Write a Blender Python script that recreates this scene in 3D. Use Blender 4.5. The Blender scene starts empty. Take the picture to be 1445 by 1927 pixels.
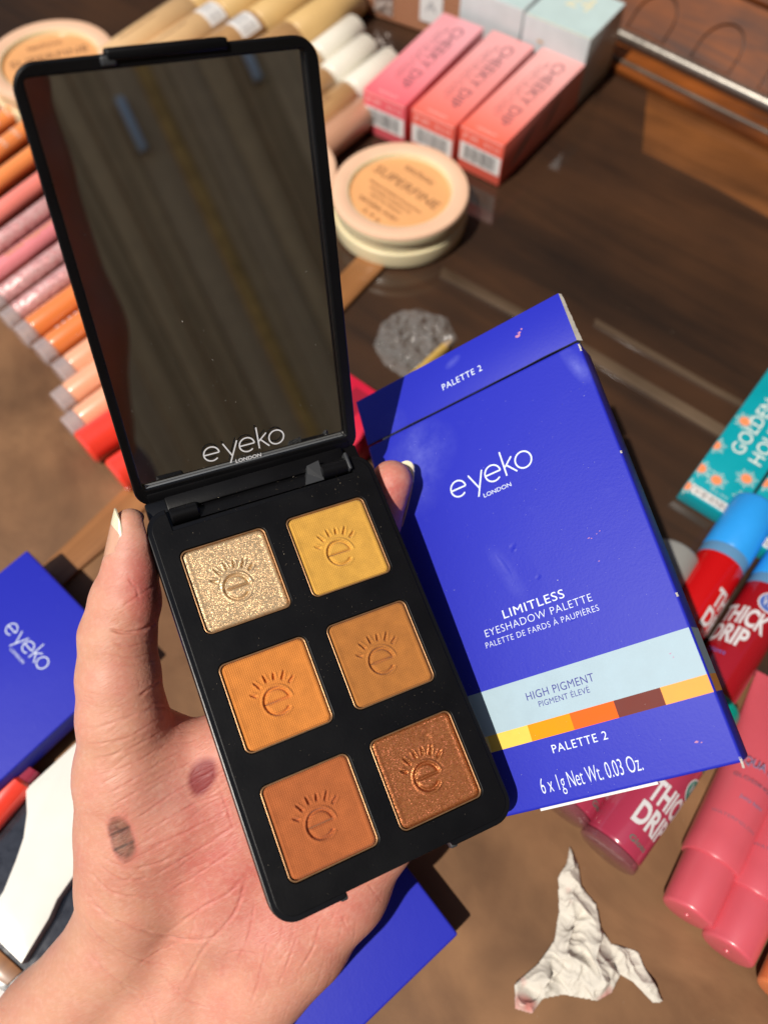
import bpy, bmesh, math, random
import numpy as np
from mathutils import Matrix, Vector
random.seed(7); np.random.seed(7)
C = bpy.context.scene
COL = C.collection
S = 0.01                       # 1 Blender unit = 100 mm, everything below is written in mm

# ------------------------------------------------------------------ camera, sky, sun
F = 1450.0; D = 350.0          # focal length in photo pixels (1445 x 1927), mm from lens to table along the view axis
N_ = np.array([-0.00705359, -0.45090489, -0.89254413]); N_ /= np.linalg.norm(N_)
EX = np.array([1, 0, 0]) - N_[0]*N_; EX /= np.linalg.norm(EX)
EY = np.cross(N_, EX)
MW = np.array([EX, EY, N_])    # camera axes (x right, y down, z away) -> world
CAM = -MW @ np.array([0, 0, D])
def Cw(p):                     # camera-space point (mm) -> world mm
    return MW @ np.asarray(p, float) + CAM
def P(px, py, z):              # photo pixel at depth z -> world mm
    return Cw([(px-722.5)/F*z, (py-963.5)/F*z, z])
def Pc(px, py, z): return np.array([(px-722.5)/F*z, (py-963.5)/F*z, z])
def T(px, py, h=0.0):          # photo pixel on the horizontal plane at height h
    d = MW @ np.array([(px-722.5)/F, (py-963.5)/F, 1.0])
    s = (h - CAM[2]) / d[2]
    return CAM + s*d
cd = bpy.data.cameras.new("camera"); cam = bpy.data.objects.new("camera", cd); COL.objects.link(cam)
cm = Matrix.Identity(4)
for i in range(3):
    cm[i][0] = MW[i][0]; cm[i][1] = -MW[i][1]; cm[i][2] = -MW[i][2]; cm[i][3] = CAM[i]*S
cam.matrix_world = cm
cd.sensor_fit = 'VERTICAL'; cd.sensor_height = 36.0; cd.lens = 36.0*F/1927.0
cd.clip_start = 0.01; cd.clip_end = 500
cd.dof.use_dof = True; cd.dof.focus_distance = 2.12; cd.dof.aperture_fstop = 0.84
C.camera = cam

SUN_EL, SUN_AZ = 60.0, 42.0     # azimuth of the direction the light travels in, degrees from +X
w = bpy.data.worlds.new("World"); C.world = w; w.use_nodes = True
nt = w.node_tree; bg = nt.nodes['Background']
sky = nt.nodes.new('ShaderNodeTexSky'); sky.sky_type = 'NISHITA'; sky.sun_disc = False
sky.sun_elevation = math.radians(SUN_EL)
# direction to the sun is -travel: azimuth 180+SUN_AZ from +X; Nishita rotation is measured from +Y clockwise
to_sun = math.radians(180 + SUN_AZ)
sky.sun_rotation = math.radians(90) - to_sun
nt.links.new(sky.outputs[0], bg.inputs[0]); bg.inputs[1].default_value = 0.075
sd = bpy.data.lights.new("sun", 'SUN'); so = bpy.data.objects.new("sun", sd); COL.objects.link(so)
sd.energy = 4.6; sd.angle = math.radians(0.53); sd.color = (1.0, 0.93, 0.83)
e, a = math.radians(SUN_EL), math.radians(SUN_AZ)
tr = Vector((math.cos(a)*math.cos(e), math.sin(a)*math.cos(e), -math.sin(e)))
so.rotation_euler = tr.to_track_quat('-Z', 'Y').to_euler()
C.view_settings.view_transform = 'Standard'; C.view_settings.look = 'None'
C.view_settings.exposure = 0.0; C.view_settings.gamma = 1.0
C.render.engine = 'CYCLES'
C.cycles.use_denoising = True
C.cycles.max_bounces = 8; C.cycles.caustics_reflective = False; C.cycles.caustics_refractive = False
C.cycles.sample_clamp_indirect = 4.0

# ------------------------------------------------------------------ materials
def lin(c):
    return tuple(((v/255.0)/12.92 if v/255.0 <= 0.04045 else ((v/255.0+0.055)/1.055)**2.4) for v in c)
MATS = {}
class NT:
    def __init__(s, m): s.t = m.node_tree; s.n = s.t.nodes; s.b = s.n['Principled BSDF']
    def add(s, k, **kw):
        o = s.n.new(k)
        for a, v in kw.items(): setattr(o, a, v)
        return o
    def l(s, a, b): s.t.links.new(a, b)
def mat(name, col, rough=0.5, metal=0.0, spec=0.5, coat=0.0, trans=0.0, noise=0.0, nscale=8.0, bump=0.0, bscale=60.0, sss=0.0, alpha=1.0, coatr=0.05, bdist=0.002):
    """plain procedural material: colour varied a little by noise, fine bump"""
    if name in MATS: return MATS[name]
    m = bpy.data.materials.new(name); m.use_nodes = True; k = NT(m); b = k.b
    b.inputs['Base Color'].default_value = (*col, 1); b.inputs['Roughness'].default_value = rough
    b.inputs['Metallic'].default_value = metal; b.inputs['Specular IOR Level'].default_value = spec
    b.inputs['Coat Weight'].default_value = coat; b.inputs['Coat Roughness'].default_value = coatr
    b.inputs['Transmission Weight'].default_value = trans; b.inputs['Alpha'].default_value = alpha
    if sss: b.inputs['Subsurface Weight'].default_value = sss; b.inputs['Subsurface Radius'].default_value = (0.02, 0.01, 0.006); b.inputs['Subsurface Scale'].default_value = 1.0
    tc = k.add('ShaderNodeTexCoord')
    if noise:
        n = k.add('ShaderNodeTexNoise'); n.inputs['Scale'].default_value = nscale; n.inputs['Detail'].default_value = 6
        k.l(tc.outputs['Object'], n.inputs['Vector'])
        r = k.add('ShaderNodeMapRange'); r.inputs[1].default_value = 0.3; r.inputs[2].default_value = 0.7
        r.inputs[3].default_value = 1-noise; r.inputs[4].default_value = 1+noise
        k.l(n.outputs[0], r.inputs[0])
        h = k.add('ShaderNodeVectorMath', operation='SCALE'); h.inputs[0].default_value = col
        k.l(r.outputs[0], h.inputs['Scale']); k.l(h.outputs[0], b.inputs['Base Color'])
        r2 = k.add('ShaderNodeMapRange'); r2.inputs[3].default_value = max(rough-0.1, 0.02); r2.inputs[4].default_value = min(rough+0.12, 1)
        k.l(n.outputs[0], r2.inputs[0]); k.l(r2.outputs[0], b.inputs['Roughness'])
    if bump:
        n2 = k.add('ShaderNodeTexNoise'); n2.inputs['Scale'].default_value = bscale; n2.inputs['Detail'].default_value = 4
        k.l(tc.outputs['Object'], n2.inputs['Vector'])
        bp = k.add('ShaderNodeBump'); bp.inputs['Strength'].default_value = bump; bp.inputs['Distance'].default_value = bdist
        k.l(n2.outputs[0], bp.inputs['Height']); k.l(bp.outputs[0], b.inputs['Normal'])
    MATS[name] = m; return m

def wood(name, dark, light, direction, stretch=14.0, scale=6.0, rough=0.3, coat=0.6, coatr=0.06, blot=0.25):
    if name in MATS: return MATS[name]
    m = bpy.data.materials.new(name); m.use_nodes = True; k = NT(m)
    tc = k.add('ShaderNodeTexCoord'); mp = k.add('ShaderNodeMapping'); mp.vector_type = 'TEXTURE'
    ang = math.atan2(direction[1], direction[0])
    mp.inputs['Rotation'].default_value = (0, 0, ang); mp.inputs['Scale'].default_value = (stretch, 1, 1)
    k.l(tc.outputs['Object'], mp.inputs['Vector'])
    n = k.add('ShaderNodeTexNoise'); n.inputs['Scale'].default_value = scale; n.inputs['Detail'].default_value = 10; n.inputs['Roughness'].default_value = 0.62; n.inputs['Distortion'].default_value = 0.6
    k.l(mp.outputs[0], n.inputs['Vector'])
    n3 = k.add('ShaderNodeTexNoise'); n3.inputs['Scale'].default_value = 2.2; n3.inputs['Detail'].default_value = 3
    k.l(tc.outputs['Object'], n3.inputs['Vector'])
    cr = k.add('ShaderNodeValToRGB'); cr.color_ramp.elements[0].position = 0.32; cr.color_ramp.elements[1].position = 0.68
    cr.color_ramp.elements[0].color = (*dark, 1); cr.color_ramp.elements[1].color = (*light, 1)
    k.l(n.outputs[0], cr.inputs[0])
    mr = k.add('ShaderNodeMapRange'); mr.inputs[1].default_value = .3; mr.inputs[2].default_value = .7; mr.inputs[3].default_value = 1-blot; mr.inputs[4].default_value = 1+blot
    k.l(n3.outputs[0], mr.inputs[0])
    sc = k.add('ShaderNodeVectorMath', operation='SCALE'); k.l(cr.outputs[0], sc.inputs[0]); k.l(mr.outputs[0], sc.inputs['Scale'])
    k.l(sc.outputs[0], k.b.inputs['Base Color'])
    rr = k.add('ShaderNodeMapRange'); rr.inputs[3].default_value = rough-0.08; rr.inputs[4].default_value = rough+0.2
    k.l(n.outputs[0], rr.inputs[0]); k.l(rr.outputs[0], k.b.inputs['Roughness'])
    k.b.inputs['Coat Weight'].default_value = coat; k.b.inputs['Coat Roughness'].default_value = coatr; k.b.inputs['Specular IOR Level'].default_value = .3
    bp = k.add('ShaderNodeBump'); bp.inputs['Strength'].default_value = 0.15; bp.inputs['Distance'].default_value = 0.003
    k.l(n.outputs[0], bp.inputs['Height']); k.l(bp.outputs[0], k.b.inputs['Normal'])
    MATS[name] = m; return m

def gradient_mat(name, c0, c1, axis, x0, x1, rough=0.4, c2=None):
    """printed gradient along a local axis (mm range x0..x1)"""
    m = bpy.data.materials.new(name); m.use_nodes = True; k = NT(m)
    tc = k.add('ShaderNodeTexCoord'); sp = k.add('ShaderNodeSeparateXYZ'); k.l(tc.outputs['Object'], sp.inputs[0])
    mr = k.add('ShaderNodeMapRange'); mr.inputs[1].default_value = x0*S; mr.inputs[2].default_value = x1*S
    k.l(sp.outputs[axis], mr.inputs[0])
    cr = k.add('ShaderNodeValToRGB'); cr.color_ramp.elements[0].color = (*c0, 1); cr.color_ramp.elements[1].color = (*c1, 1)
    if c2: e = cr.color_ramp.elements.new(0.35); e.color = (*c2, 1)
    k.l(mr.outputs[0], cr.inputs[0]); k.l(cr.outputs[0], k.b.inputs['Base Color'])
    k.b.inputs['Roughness'].default_value = rough
    n = k.add('ShaderNodeTexNoise'); n.inputs['Scale'].default_value = 40; k.l(tc.outputs['Object'], n.inputs['Vector'])
    bp = k.add('ShaderNodeBump'); bp.inputs['Strength'].default_value = .08; bp.inputs['Distance'].default_value = .002
    k.l(n.outputs[0], bp.inputs['Height']); k.l(bp.outputs[0], k.b.inputs['Normal'])
    return m

def glitter_mat(name, base, bright, dark, cell=160.0, metal=0.7, amp=0.9, rough=0.32):
    m = bpy.data.materials.new(name); m.use_nodes = True; k = NT(m)
    tc = k.add('ShaderNodeTexCoord')
    v = k.add('ShaderNodeTexVoronoi'); v.inputs['Scale'].default_value = cell; k.l(tc.outputs['Object'], v.inputs['Vector'])
    sp = k.add('ShaderNodeSeparateColor'); k.l(v.outputs['Color'], sp.inputs[0])
    cr = k.add('ShaderNodeValToRGB')
    cr.color_ramp.elements[0].position = 0.0; cr.color_ramp.elements[0].color = (*dark, 1)
    cr.color_ramp.elements[1].position = 1.0; cr.color_ramp.elements[1].color = (*bright, 1)
    e = cr.color_ramp.elements.new(0.45); e.color = (*base, 1)
    k.l(sp.outputs[0], cr.inputs[0]); k.l(cr.outputs[0], k.b.inputs['Base Color'])
    k.b.inputs['Metallic'].default_value = metal; k.b.inputs['Roughness'].default_value = rough
    g = k.add('ShaderNodeNewGeometry')
    sub = k.add('ShaderNodeVectorMath', operation='SUBTRACT'); sub.inputs[1].default_value = (0.5, 0.5, 0.5); k.l(v.outputs['Color'], sub.inputs[0])
    scl = k.add('ShaderNodeVectorMath', operation='SCALE'); scl.inputs['Scale'].default_value = amp; k.l(sub.outputs[0], scl.inputs[0])
    ad = k.add('ShaderNodeVectorMath', operation='ADD'); k.l(g.outputs['Normal'], ad.inputs[0]); k.l(scl.outputs[0], ad.inputs[1])
    nm = k.add('ShaderNodeVectorMath', operation='NORMALIZE'); k.l(ad.outputs[0], nm.inputs[0]); k.l(nm.outputs[0], k.b.inputs['Normal'])
    return m

def powder_mat(name, col, weave=0.56):
    """pressed matte powder with the fine weave left by the press cloth"""
    m = bpy.data.materials.new(name); m.use_nodes = True; k = NT(m)
    tc = k.add('ShaderNodeTexCoord')
    sp = k.add('ShaderNodeSeparateXYZ'); k.l(tc.outputs['Object'], sp.inputs[0])
    outs = []
    for ax in (0, 1):
        mu = k.add('ShaderNodeMath', operation='MULTIPLY'); mu.inputs[1].default_value = 2*math.pi/(weave*S); k.l(sp.outputs[ax], mu.inputs[0])
        si = k.add('ShaderNodeMath', operation='SINE'); k.l(mu.outputs[0], si.inputs[0]); outs.append(si)
    mn = k.add('ShaderNodeMath', operation='MINIMUM'); k.l(outs[0].outputs[0], mn.inputs[0]); k.l(outs[1].outputs[0], mn.inputs[1])
    n = k.add('ShaderNodeTexNoise'); n.inputs['Scale'].default_value = 25; n.inputs['Detail'].default_value = 8; k.l(tc.outputs['Object'], n.inputs['Vector'])
    mr = k.add('ShaderNodeMapRange'); mr.inputs[1].default_value = .3; mr.inputs[2].default_value = .7; mr.inputs[3].default_value = .88; mr.inputs[4].default_value = 1.12
    k.l(n.outputs[0], mr.inputs[0])
    mr2 = k.add('ShaderNodeMapRange'); mr2.inputs[1].default_value = -1; mr2.inputs[2].default_value = 0.6; mr2.inputs[3].default_value = .84; mr2.inputs[4].default_value = 1.10
    k.l(mn.outputs[0], mr2.inputs[0])
    mm = k.add('ShaderNodeMath', operation='MULTIPLY'); k.l(mr.outputs[0], mm.inputs[0]); k.l(mr2.outputs[0], mm.inputs[1])
    sc = k.add('ShaderNodeVectorMath', operation='SCALE'); sc.inputs[0].default_value = col; k.l(mm.outputs[0], sc.inputs['Scale'])
    k.l(sc.outputs[0], k.b.inputs['Base Color'])
    bp = k.add('ShaderNodeBump'); bp.inputs['Strength'].default_value = .6; bp.inputs['Distance'].default_value = .0010
    k.l(mn.outputs[0], bp.inputs['Height']); k.l(bp.outputs[0], k.b.inputs['Normal'])
    k.b.inputs['Roughness'].default_value = .75; k.b.inputs['Specular IOR Level'].default_value = .25
    k.b.inputs['Sheen Weight'].default_value = .15
    return m

# ------------------------------------------------------------------ mesh helpers (mm in, units out)
def link(name, me, m=None, parent=None, M=None, smooth=None):
    o = bpy.data.objects.new(name, me); COL.objects.link(o)
    if m is not None:
        me.materials.clear(); me.materials.append(m)
    if parent is not None: o.parent = parent
    if M is not None: o.matrix_local = M
    if smooth is not None:
        me.shade_smooth()
        if smooth < 179: 
            try: me.set_sharp_from_angle(angle=math.radians(smooth))
            except Exception: pass
    return o
def mesh(name, verts, faces, m=None, parent=None, M=None, smooth=None):
    me = bpy.data.meshes.new(name)
    v = np.asarray(verts, float)*S
    me.from_pydata(v.tolist(), [], [tuple(f) for f in faces]); me.update()
    return link(name, me, m, parent, M, smooth)
def bm_obj(name, bm, m=None, parent=None, M=None, smooth=None):
    for v in bm.verts: v.co *= S
    me = bpy.data.meshes.new(name); bm.normal_update(); bm.to_mesh(me); bm.free()
    return link(name, me, m, parent, M, smooth)
def empty(name, label, cat, M=None, group=None, kind=None):
    o = bpy.data.objects.new(name, None); COL.objects.link(o); o.empty_display_size = .1
    if M is not None: o.matrix_world = M
    o['label'] = label; o['category'] = cat
    if group: o['group'] = group
    return o
def tag(o, label=None, cat=None, group=None, kind=None):
    for k_, v_ in (('label', label), ('category', cat), ('group', group), ('kind', kind)):
        if v_: o[k_] = v_
    return o
def mtx(x, y, z, o):           # world axes (mm origin) -> matrix
    x = np.asarray(x, float); x /= np.linalg.norm(x)
    z = np.asarray(z, float); z = z - (z@x)*x; z /= np.linalg.norm(z)
    if y is None: y = np.cross(z, x)
    M = Matrix.Identity(4)
    for i in range(3):
        M[i][0] = x[i]; M[i][1] = y[i]; M[i][2] = z[i]; M[i][3] = o[i]*S
    return M
def rrect(x0, x1, y0, y1, r, n=6):
    pts = []
    for cx, cy, a0 in ((x1-r, y0+r, -90), (x1-r, y1-r, 0), (x0+r, y1-r, 90), (x0+r, y0+r, 180)):
        for i in range(n+1):
            a = math.radians(a0+90*i/n); pts.append((cx+r*math.cos(a), cy+r*math.sin(a)))
    return pts
def prism(name, pts, z0, z1, m=None, parent=None, M=None, bev=0.0, seg=2, smooth=35):
    bm = bmesh.new(); vs = [bm.verts.new((x, y, z0)) for x, y in pts]
    f = bm.faces.new(vs); bm.normal_update()
    if f.normal.z > 0: f.normal_flip()
    r = bmesh.ops.extrude_face_region(bm, geom=[f])
    nv = [g for g in r['geom'] if isinstance(g, bmesh.types.BMVert)]
    for v in nv: v.co.z = z1
    bmesh.ops.recalc_face_normals(bm, faces=bm.faces)
    if bev > 0:
        es = [e for e in bm.edges if abs(e.verts[0].co.z-e.verts[1].co.z) < 1e-6]
        bmesh.ops.bevel(bm, geom=es, offset=bev, segments=seg, affect='EDGES', profile=0.5, clamp_overlap=True)
    return bm_obj(name, bm, m, parent, M, smooth)
def box(name, x0, x1, y0, y1, z0, z1, m=None, parent=None, M=None, bev=0.4, seg=2, smooth=35):
    bm = bmesh.new(); bmesh.ops.create_cube(bm, size=1)
    for v in bm.verts: v.co = ((x0+x1)/2+v.co.x*(x1-x0), (y0+y1)/2+v.co.y*(y1-y0), (z0+z1)/2+v.co.z*(z1-z0))
    if bev > 0: bmesh.ops.bevel(bm, geom=list(bm.edges), offset=bev, segments=seg, affect='EDGES', profile=0.5, clamp_overlap=True)
    return bm_obj(name, bm, m, parent, M, smooth)
def lathe(name, prof, m=None, parent=None, M=None, n=48, smooth=35, ax='Z', caps=True):
    """prof: list of (r, z); revolved about local Z (or X)"""
    V, Fc = [], []
    for r, z in prof:
        for i in range(n):
            a = 2*math.pi*i/n; p = (r*math.cos(a), r*math.sin(a), z)
            if ax == 'X': p = (z, p[0], p[1])
            V.append(p)
    for j in range(len(prof)-1):
        for i in range(n):
            Fc.append((j*n+i, j*n+(i+1) % n, (j+1)*n+(i+1) % n, (j+1)*n+i))
    if caps and prof[0][0] > 1e-6: Fc.append(tuple(range(n))[::-1])
    if caps and prof[-1][0] > 1e-6: Fc.append(tuple(range((len(prof)-1)*n, len(prof)*n)))
    o = mesh(name, V, Fc, m, parent, M, smooth)
    bm = bmesh.new(); bm.from_mesh(o.data); bmesh.ops.remove_doubles(bm, verts=bm.verts, dist=1e-6)
    bmesh.ops.recalc_face_normals(bm, faces=bm.faces); bm.to_mesh(o.data); bm.free()
    if smooth is not None:
        o.data.shade_smooth(); o.data.set_sharp_from_angle(angle=math.radians(smooth))
    return o
def plate(name, outlines, z0, z1, m=None, parent=None, M=None, bev=0.0, smooth=35):
    """flat plate with holes: outlines[0] is the rim, the others are holes"""
    cu = bpy.data.curves.new(name, 'CURVE'); cu.dimensions = '2D'; cu.fill_mode = 'BOTH'
    for pts in outlines:
        sp = cu.splines.new('POLY'); sp.points.add(len(pts)-1)
        for i, (x, y) in enumerate(pts): sp.points[i].co = (x*S, y*S, 0, 1)
        sp.use_cyclic_u = True
    cu.extrude = ((z1-z0)/2-bev)*S; cu.bevel_depth = bev*S; cu.bevel_resolution = 1; cu.offset = -bev*S
    o = bpy.data.objects.new(name, cu); COL.objects.link(o)
    dg = bpy.context.evaluated_depsgraph_get(); me = bpy.data.meshes.new_from_object(o.evaluated_get(dg))
    bpy.data.objects.remove(o); bpy.data.curves.remove(cu)
    me.transform(Matrix.Translation((0, 0, (z0+z1)/2*S)))
    return link(name, me, m, parent, M, smooth)
TXT = {}
def text(s, x, y, z, w, h, m, parent=None, M=None, bold=0.0, name='lettering', space=1.0, R=None):
    """flat lettering: left end of the baseline at (x, y), exactly w mm long and capitals h mm tall"""
    key = (s, bold, space)
    if key not in TXT:
        cu = bpy.data.curves.new('t', 'FONT'); cu.body = s; cu.size = 1.0; cu.offset = bold; cu.space_character = space
        cu.fill_mode = 'FRONT'; cu.resolution_u = 4
        o = bpy.data.objects.new('t', cu); COL.objects.link(o)
        dg = bpy.context.evaluated_depsgraph_get(); me = bpy.data.meshes.new_from_object(o.evaluated_get(dg))
        bpy.data.objects.remove(o); bpy.data.curves.remove(cu)
        n = len(me.vertices); co = np.empty(n*3); me.vertices.foreach_get('co', co); co = co.reshape(-1, 3)
        fs = [tuple(p.vertices) for p in me.polygons]; bpy.data.meshes.remove(me)
        TXT[key] = (co, fs)
    co, fs = TXT[key]; co = co.copy()
    x0, x1 = co[:, 0].min(), co[:, 0].max()
    capH = 0.729
    co[:, 0] = (co[:, 0]-x0)/(x1-x0)*w; co[:, 1] = co[:, 1]/capH*h; co[:, 2] = 0
    if R is not None: co = co @ np.asarray(R).T
    co = co + np.array([x, y, z])
    return mesh(name, co, fs, m, parent, M)
def ribbon(paths, width, z, closed=None):
    """flat strokes: verts/faces for polylines of constant width"""
    V, Fc = [], []
    for k_, p in enumerate(paths):
        p = np.asarray(p, float); cl = closed[k_] if closed else False; n = len(p); b0 = len(V)
        for i in range(n):
            t = (p[(i+1) % n]-p[i-1]) if (cl or 0 < i < n-1) else (p[1]-p[0] if i == 0 else p[-1]-p[-2])
            t = t/np.linalg.norm(t); q = np.array([-t[1], t[0]])*width/2
            V += [(p[i][0]+q[0], p[i][1]+q[1], z), (p[i][0]-q[0], p[i][1]-q[1], z)]
        for i in range(n if cl else n-1):
            j = (i+1) % n
            Fc.append((b0+2*i, b0+2*i+1, b0+2*j+1, b0+2*j))
    return V, Fc
def arc(cx, cy, r, a0, a1, n=20):
    return [(cx+r*math.cos(math.radians(a0+(a1-a0)*i/n)), cy+r*math.sin(math.radians(a0+(a1-a0)*i/n))) for i in range(n+1)]
def brand(x, y, z, w, m, parent=None, M=None, stroke=0.09, name='lettering'):
    """thin round lowercase word: e y e k o, w mm long, baseline at y"""
    X = w/5.35
    pa = []; cl = []
    def e_(cx):
        pa.append([(cx+.5*math.cos(math.radians(t)), .5+.5*math.sin(math.radians(t))) for t in range(0, 316, 12)]); cl.append(False)
        pa.append([(cx-.5, .5), (cx+.5, .5)]); cl.append(False)
    e_(.5)
    pa.append([(1.32, 1.0), (1.78, 0.0)]); cl.append(False); pa.append([(2.25, 1.0), (1.58, -.5)]); cl.append(False)
    e_(2.85)
    pa.append([(3.62, 0), (3.62, 1.55)]); cl.append(False); pa.append([(4.22, 1.0), (3.66, .52)]); cl.append(False); pa.append([(3.78, .62), (4.3, 0)]); cl.append(False)
    pa.append([(4.85+.5*math.cos(math.radians(t)), .5+.5*math.sin(math.radians(t))) for t in range(0, 360, 12)]); cl.append(True)
    V, Fc = [], []
    for i, (p, c) in enumerate(zip(pa, cl)):
        v, f = ribbon([p], stroke, 0, [c]); b = len(V); V += [(q[0], q[1], i*0.0003) for q in v]; Fc += [tuple(k+b for k in g) for g in f]
    V = [(x+q[0]*X, y+q[1]*X, z+q[2]*X) for q in V]
    return mesh(name, V, Fc, m, parent, M)
def quads(name, rects, z, m, parent=None, M=None):
    V, Fc = [], []
    for x0, x1, y0, y1 in rects:
        b = len(V); V += [(x0, y0, z), (x1, y0, z), (x1, y1, z), (x0, y1, z)]; Fc.append((b, b+1, b+2, b+3))
    return mesh(name, V, Fc, m, parent, M)
def frameM(R3, o):             # local frame given in camera axes: columns x, y(down), z(away) -> flipped so that y is up and z faces the camera
    A = MW @ np.asarray(R3, float); o = Cw(o)
    M = Matrix.Identity(4)
    for i in range(3):
        M[i][0] = A[i][0]; M[i][1] = -A[i][1]; M[i][2] = -A[i][2]; M[i][3] = o[i]*S
    return M

# ------------------------------------------------------------------ the setting
dirB = T(1346, 808)-T(829, 511)
dirS = T(649, 587)-T(174, 1059)
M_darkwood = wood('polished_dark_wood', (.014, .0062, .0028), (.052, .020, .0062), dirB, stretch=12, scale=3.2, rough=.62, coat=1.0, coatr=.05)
M_brown = wood('brown_board', (.13, .062, .028), (.24, .124, .058), dirB, stretch=1.5, scale=2.2, rough=.6, coat=.10, coatr=.35, blot=.30)
M_strip = wood('oak_strip', (.13, .05, .016), (.36, .155, .052), dirS, stretch=18, scale=7, rough=.4, coat=.4, coatr=.15)
def sheet(name, px, z0, z1, m, bev=0.0, kind='structure'):
    pts = [tuple(T(x, y)[:2]) for x, y in px]
    o = prism(name, pts, z0, z1, m, bev=bev); 
    if kind: o['kind'] = kind
    return o
box('table', -900, 900, -330, 700, -30, -0.6, M_darkwood, bev=2)['kind'] = 'structure'
# brown boards laid on the polished top on either side of the oak strip
sheet('table_mat', [(-600, 300), (60, 500), (400, 640), (560, 600), (239, 919), (96, 1055), (-260, 1395), (-900, 1600)], -0.6, .4, M_brown, .15)
sheet('table_mat', [(-600, 1760), (143, 1085), (440, 790), (620, 830), (1010, 1050), (1330, 1230), (2300, 1700), (2300, 3300), (-600, 3300)], -0.6, .35, M_brown, .15)
M_sunlit = wood('lit_wood', (.05, .018, .005), (.19, .066, .016), dirB, stretch=12, scale=3.0, rough=.5, coat=1.0, coatr=.06, blot=.3)
sheet('sunlit_patch', [(1218, 165), (1300, 196), (1445, 262), (1700, 370), (1700, 560), (1445, 408), (1330, 345), (1208, 285)], -0.6, .1, M_sunlit, .02)  # sunlit part of the polished top, painted in as a lighter sheet
strip = sheet('table_edging', [(-250, 1402), (96, 1057), (239, 921), (646, 516), (820, 335), (875, 345), (735, 494), (649, 585), (206, 1030), (143, 1083), (-180, 1400)], -0.6, 2.2, M_strip, .3)
# pale lines of the inner ledge running across the polished top
M_ledge = wood('ledge_wood', (.05, .03, .018), (.115, .078, .05), dirB, stretch=22, scale=6, rough=.3, coat=.8)
sheet('table_ledge', [(832, 503), (962, 572), (1113, 657), (1347, 795), (1500, 884), (1500, 906), (1345, 818), (1111, 680), (960, 592), (827, 522)], -0.6, .9, M_ledge, .2)
sheet('table_ledge', [(1120, 600), (1340, 725), (1500, 812), (1500, 824), (1338, 737), (1117, 611)], -0.6, .7, M_ledge, .2)

# carved rail along the far side of the table: everything in its own frame, X runs along the rail
r0 = T(1161, 72, 4); r1 = T(1445, 208, 4); rx = (r1-r0); rx[2] = 0; rx /= np.linalg.norm(rx)
RM = mtx(rx, None, (0, 0, 1), r0)
rail = empty('carved_rail', 'orange brown carved wooden rail with scalloped arches behind the table', 'rail', RM)
M_rail = wood('carved_wood', (.03, .007, .0015), (.24, .062, .006), (1, 0), stretch=9, scale=7, rough=.55, coat=.12, coatr=.2, blot=.35)
M_metal = mat('dull_metal', (.32, .29, .25), rough=.32, metal=.8, noise=.25, nscale=30)
L0, L1 = -140, 330
box('ledge', L0, L1, -26, -4, -4.6, 1.0, M_rail, rail, bev=.8)
lathe('groove_bead', [(0, L0), (1.6, L0), (1.6, L1), (0, L1)], M_ledge, rail, Matrix.Translation((0, -.20, .012)), n=16, ax='X')
lathe('metal_bead', [(0, L0), (3.2, L0), (3.2, L1), (0, L1)], M_metal, rail, Matrix.Translation((0, 0, .035)), n=20, ax='X')
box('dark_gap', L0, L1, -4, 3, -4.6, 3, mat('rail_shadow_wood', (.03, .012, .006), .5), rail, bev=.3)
# sloping carved board
sl = math.radians(38)
BMx = Matrix.Translation((0, .04, .04)) @ Matrix.Rotation(sl, 4, 'X')
def arch(cx, r, n=20):
    return [(cx-r, 2.0)]+[(cx+r*math.cos(math.radians(180-180*q/n)), 12+r*1.15*math.sin(math.radians(180-180*q/n))) for q in range(n+1)]+[(cx+r, 2.0)]
AX = [15+47*i for i in range(-3, 6)]
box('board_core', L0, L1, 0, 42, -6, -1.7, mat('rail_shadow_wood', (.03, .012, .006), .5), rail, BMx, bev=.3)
plate('carved_board', [[(L0, 0), (L1, 0), (L1, 42), (L0, 42)]]+[arch(c, 13.6) for c in AX], -1.8, 0, M_rail, rail, BMx, bev=.35, smooth=60)
for c in AX:
    plate('scallop', [arch(c, 12.9)], -2.0, -.15, M_rail, rail, BMx, bev=.45, smooth=60)
lathe('top_bead', [(0, L0), (3.0, L0), (3.0, L1), (0, L1)], M_rail, rail, Matrix.Translation((0, .385, .32)), n=20, ax='X')
box('top_board', L0, L1, 40, 110, 24, 31, M_rail, rail, bev=1)

# unseen backdrop added behind the rail: the polished top mirrors it instead of sky
M_backdrop = wood('backdrop_wood', (.04, .012, .003), (.22, .07, .014), (1, 0), stretch=9, scale=5, rough=.8, coat=0)
M_backdrop2 = wood('dark_backdrop_wood', (.012, .006, .003), (.05, .024, .012), (1, 0), stretch=9, scale=5, rough=.9, coat=0)
box('backdrop_lower', L0-1300, L1+220, 110, 122, 20, 190, M_backdrop, rail, bev=1)
box('backdrop_upper', L0-1300, L1+300, 108, 128, 190, 1500, M_backdrop2, rail, bev=1)
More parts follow.
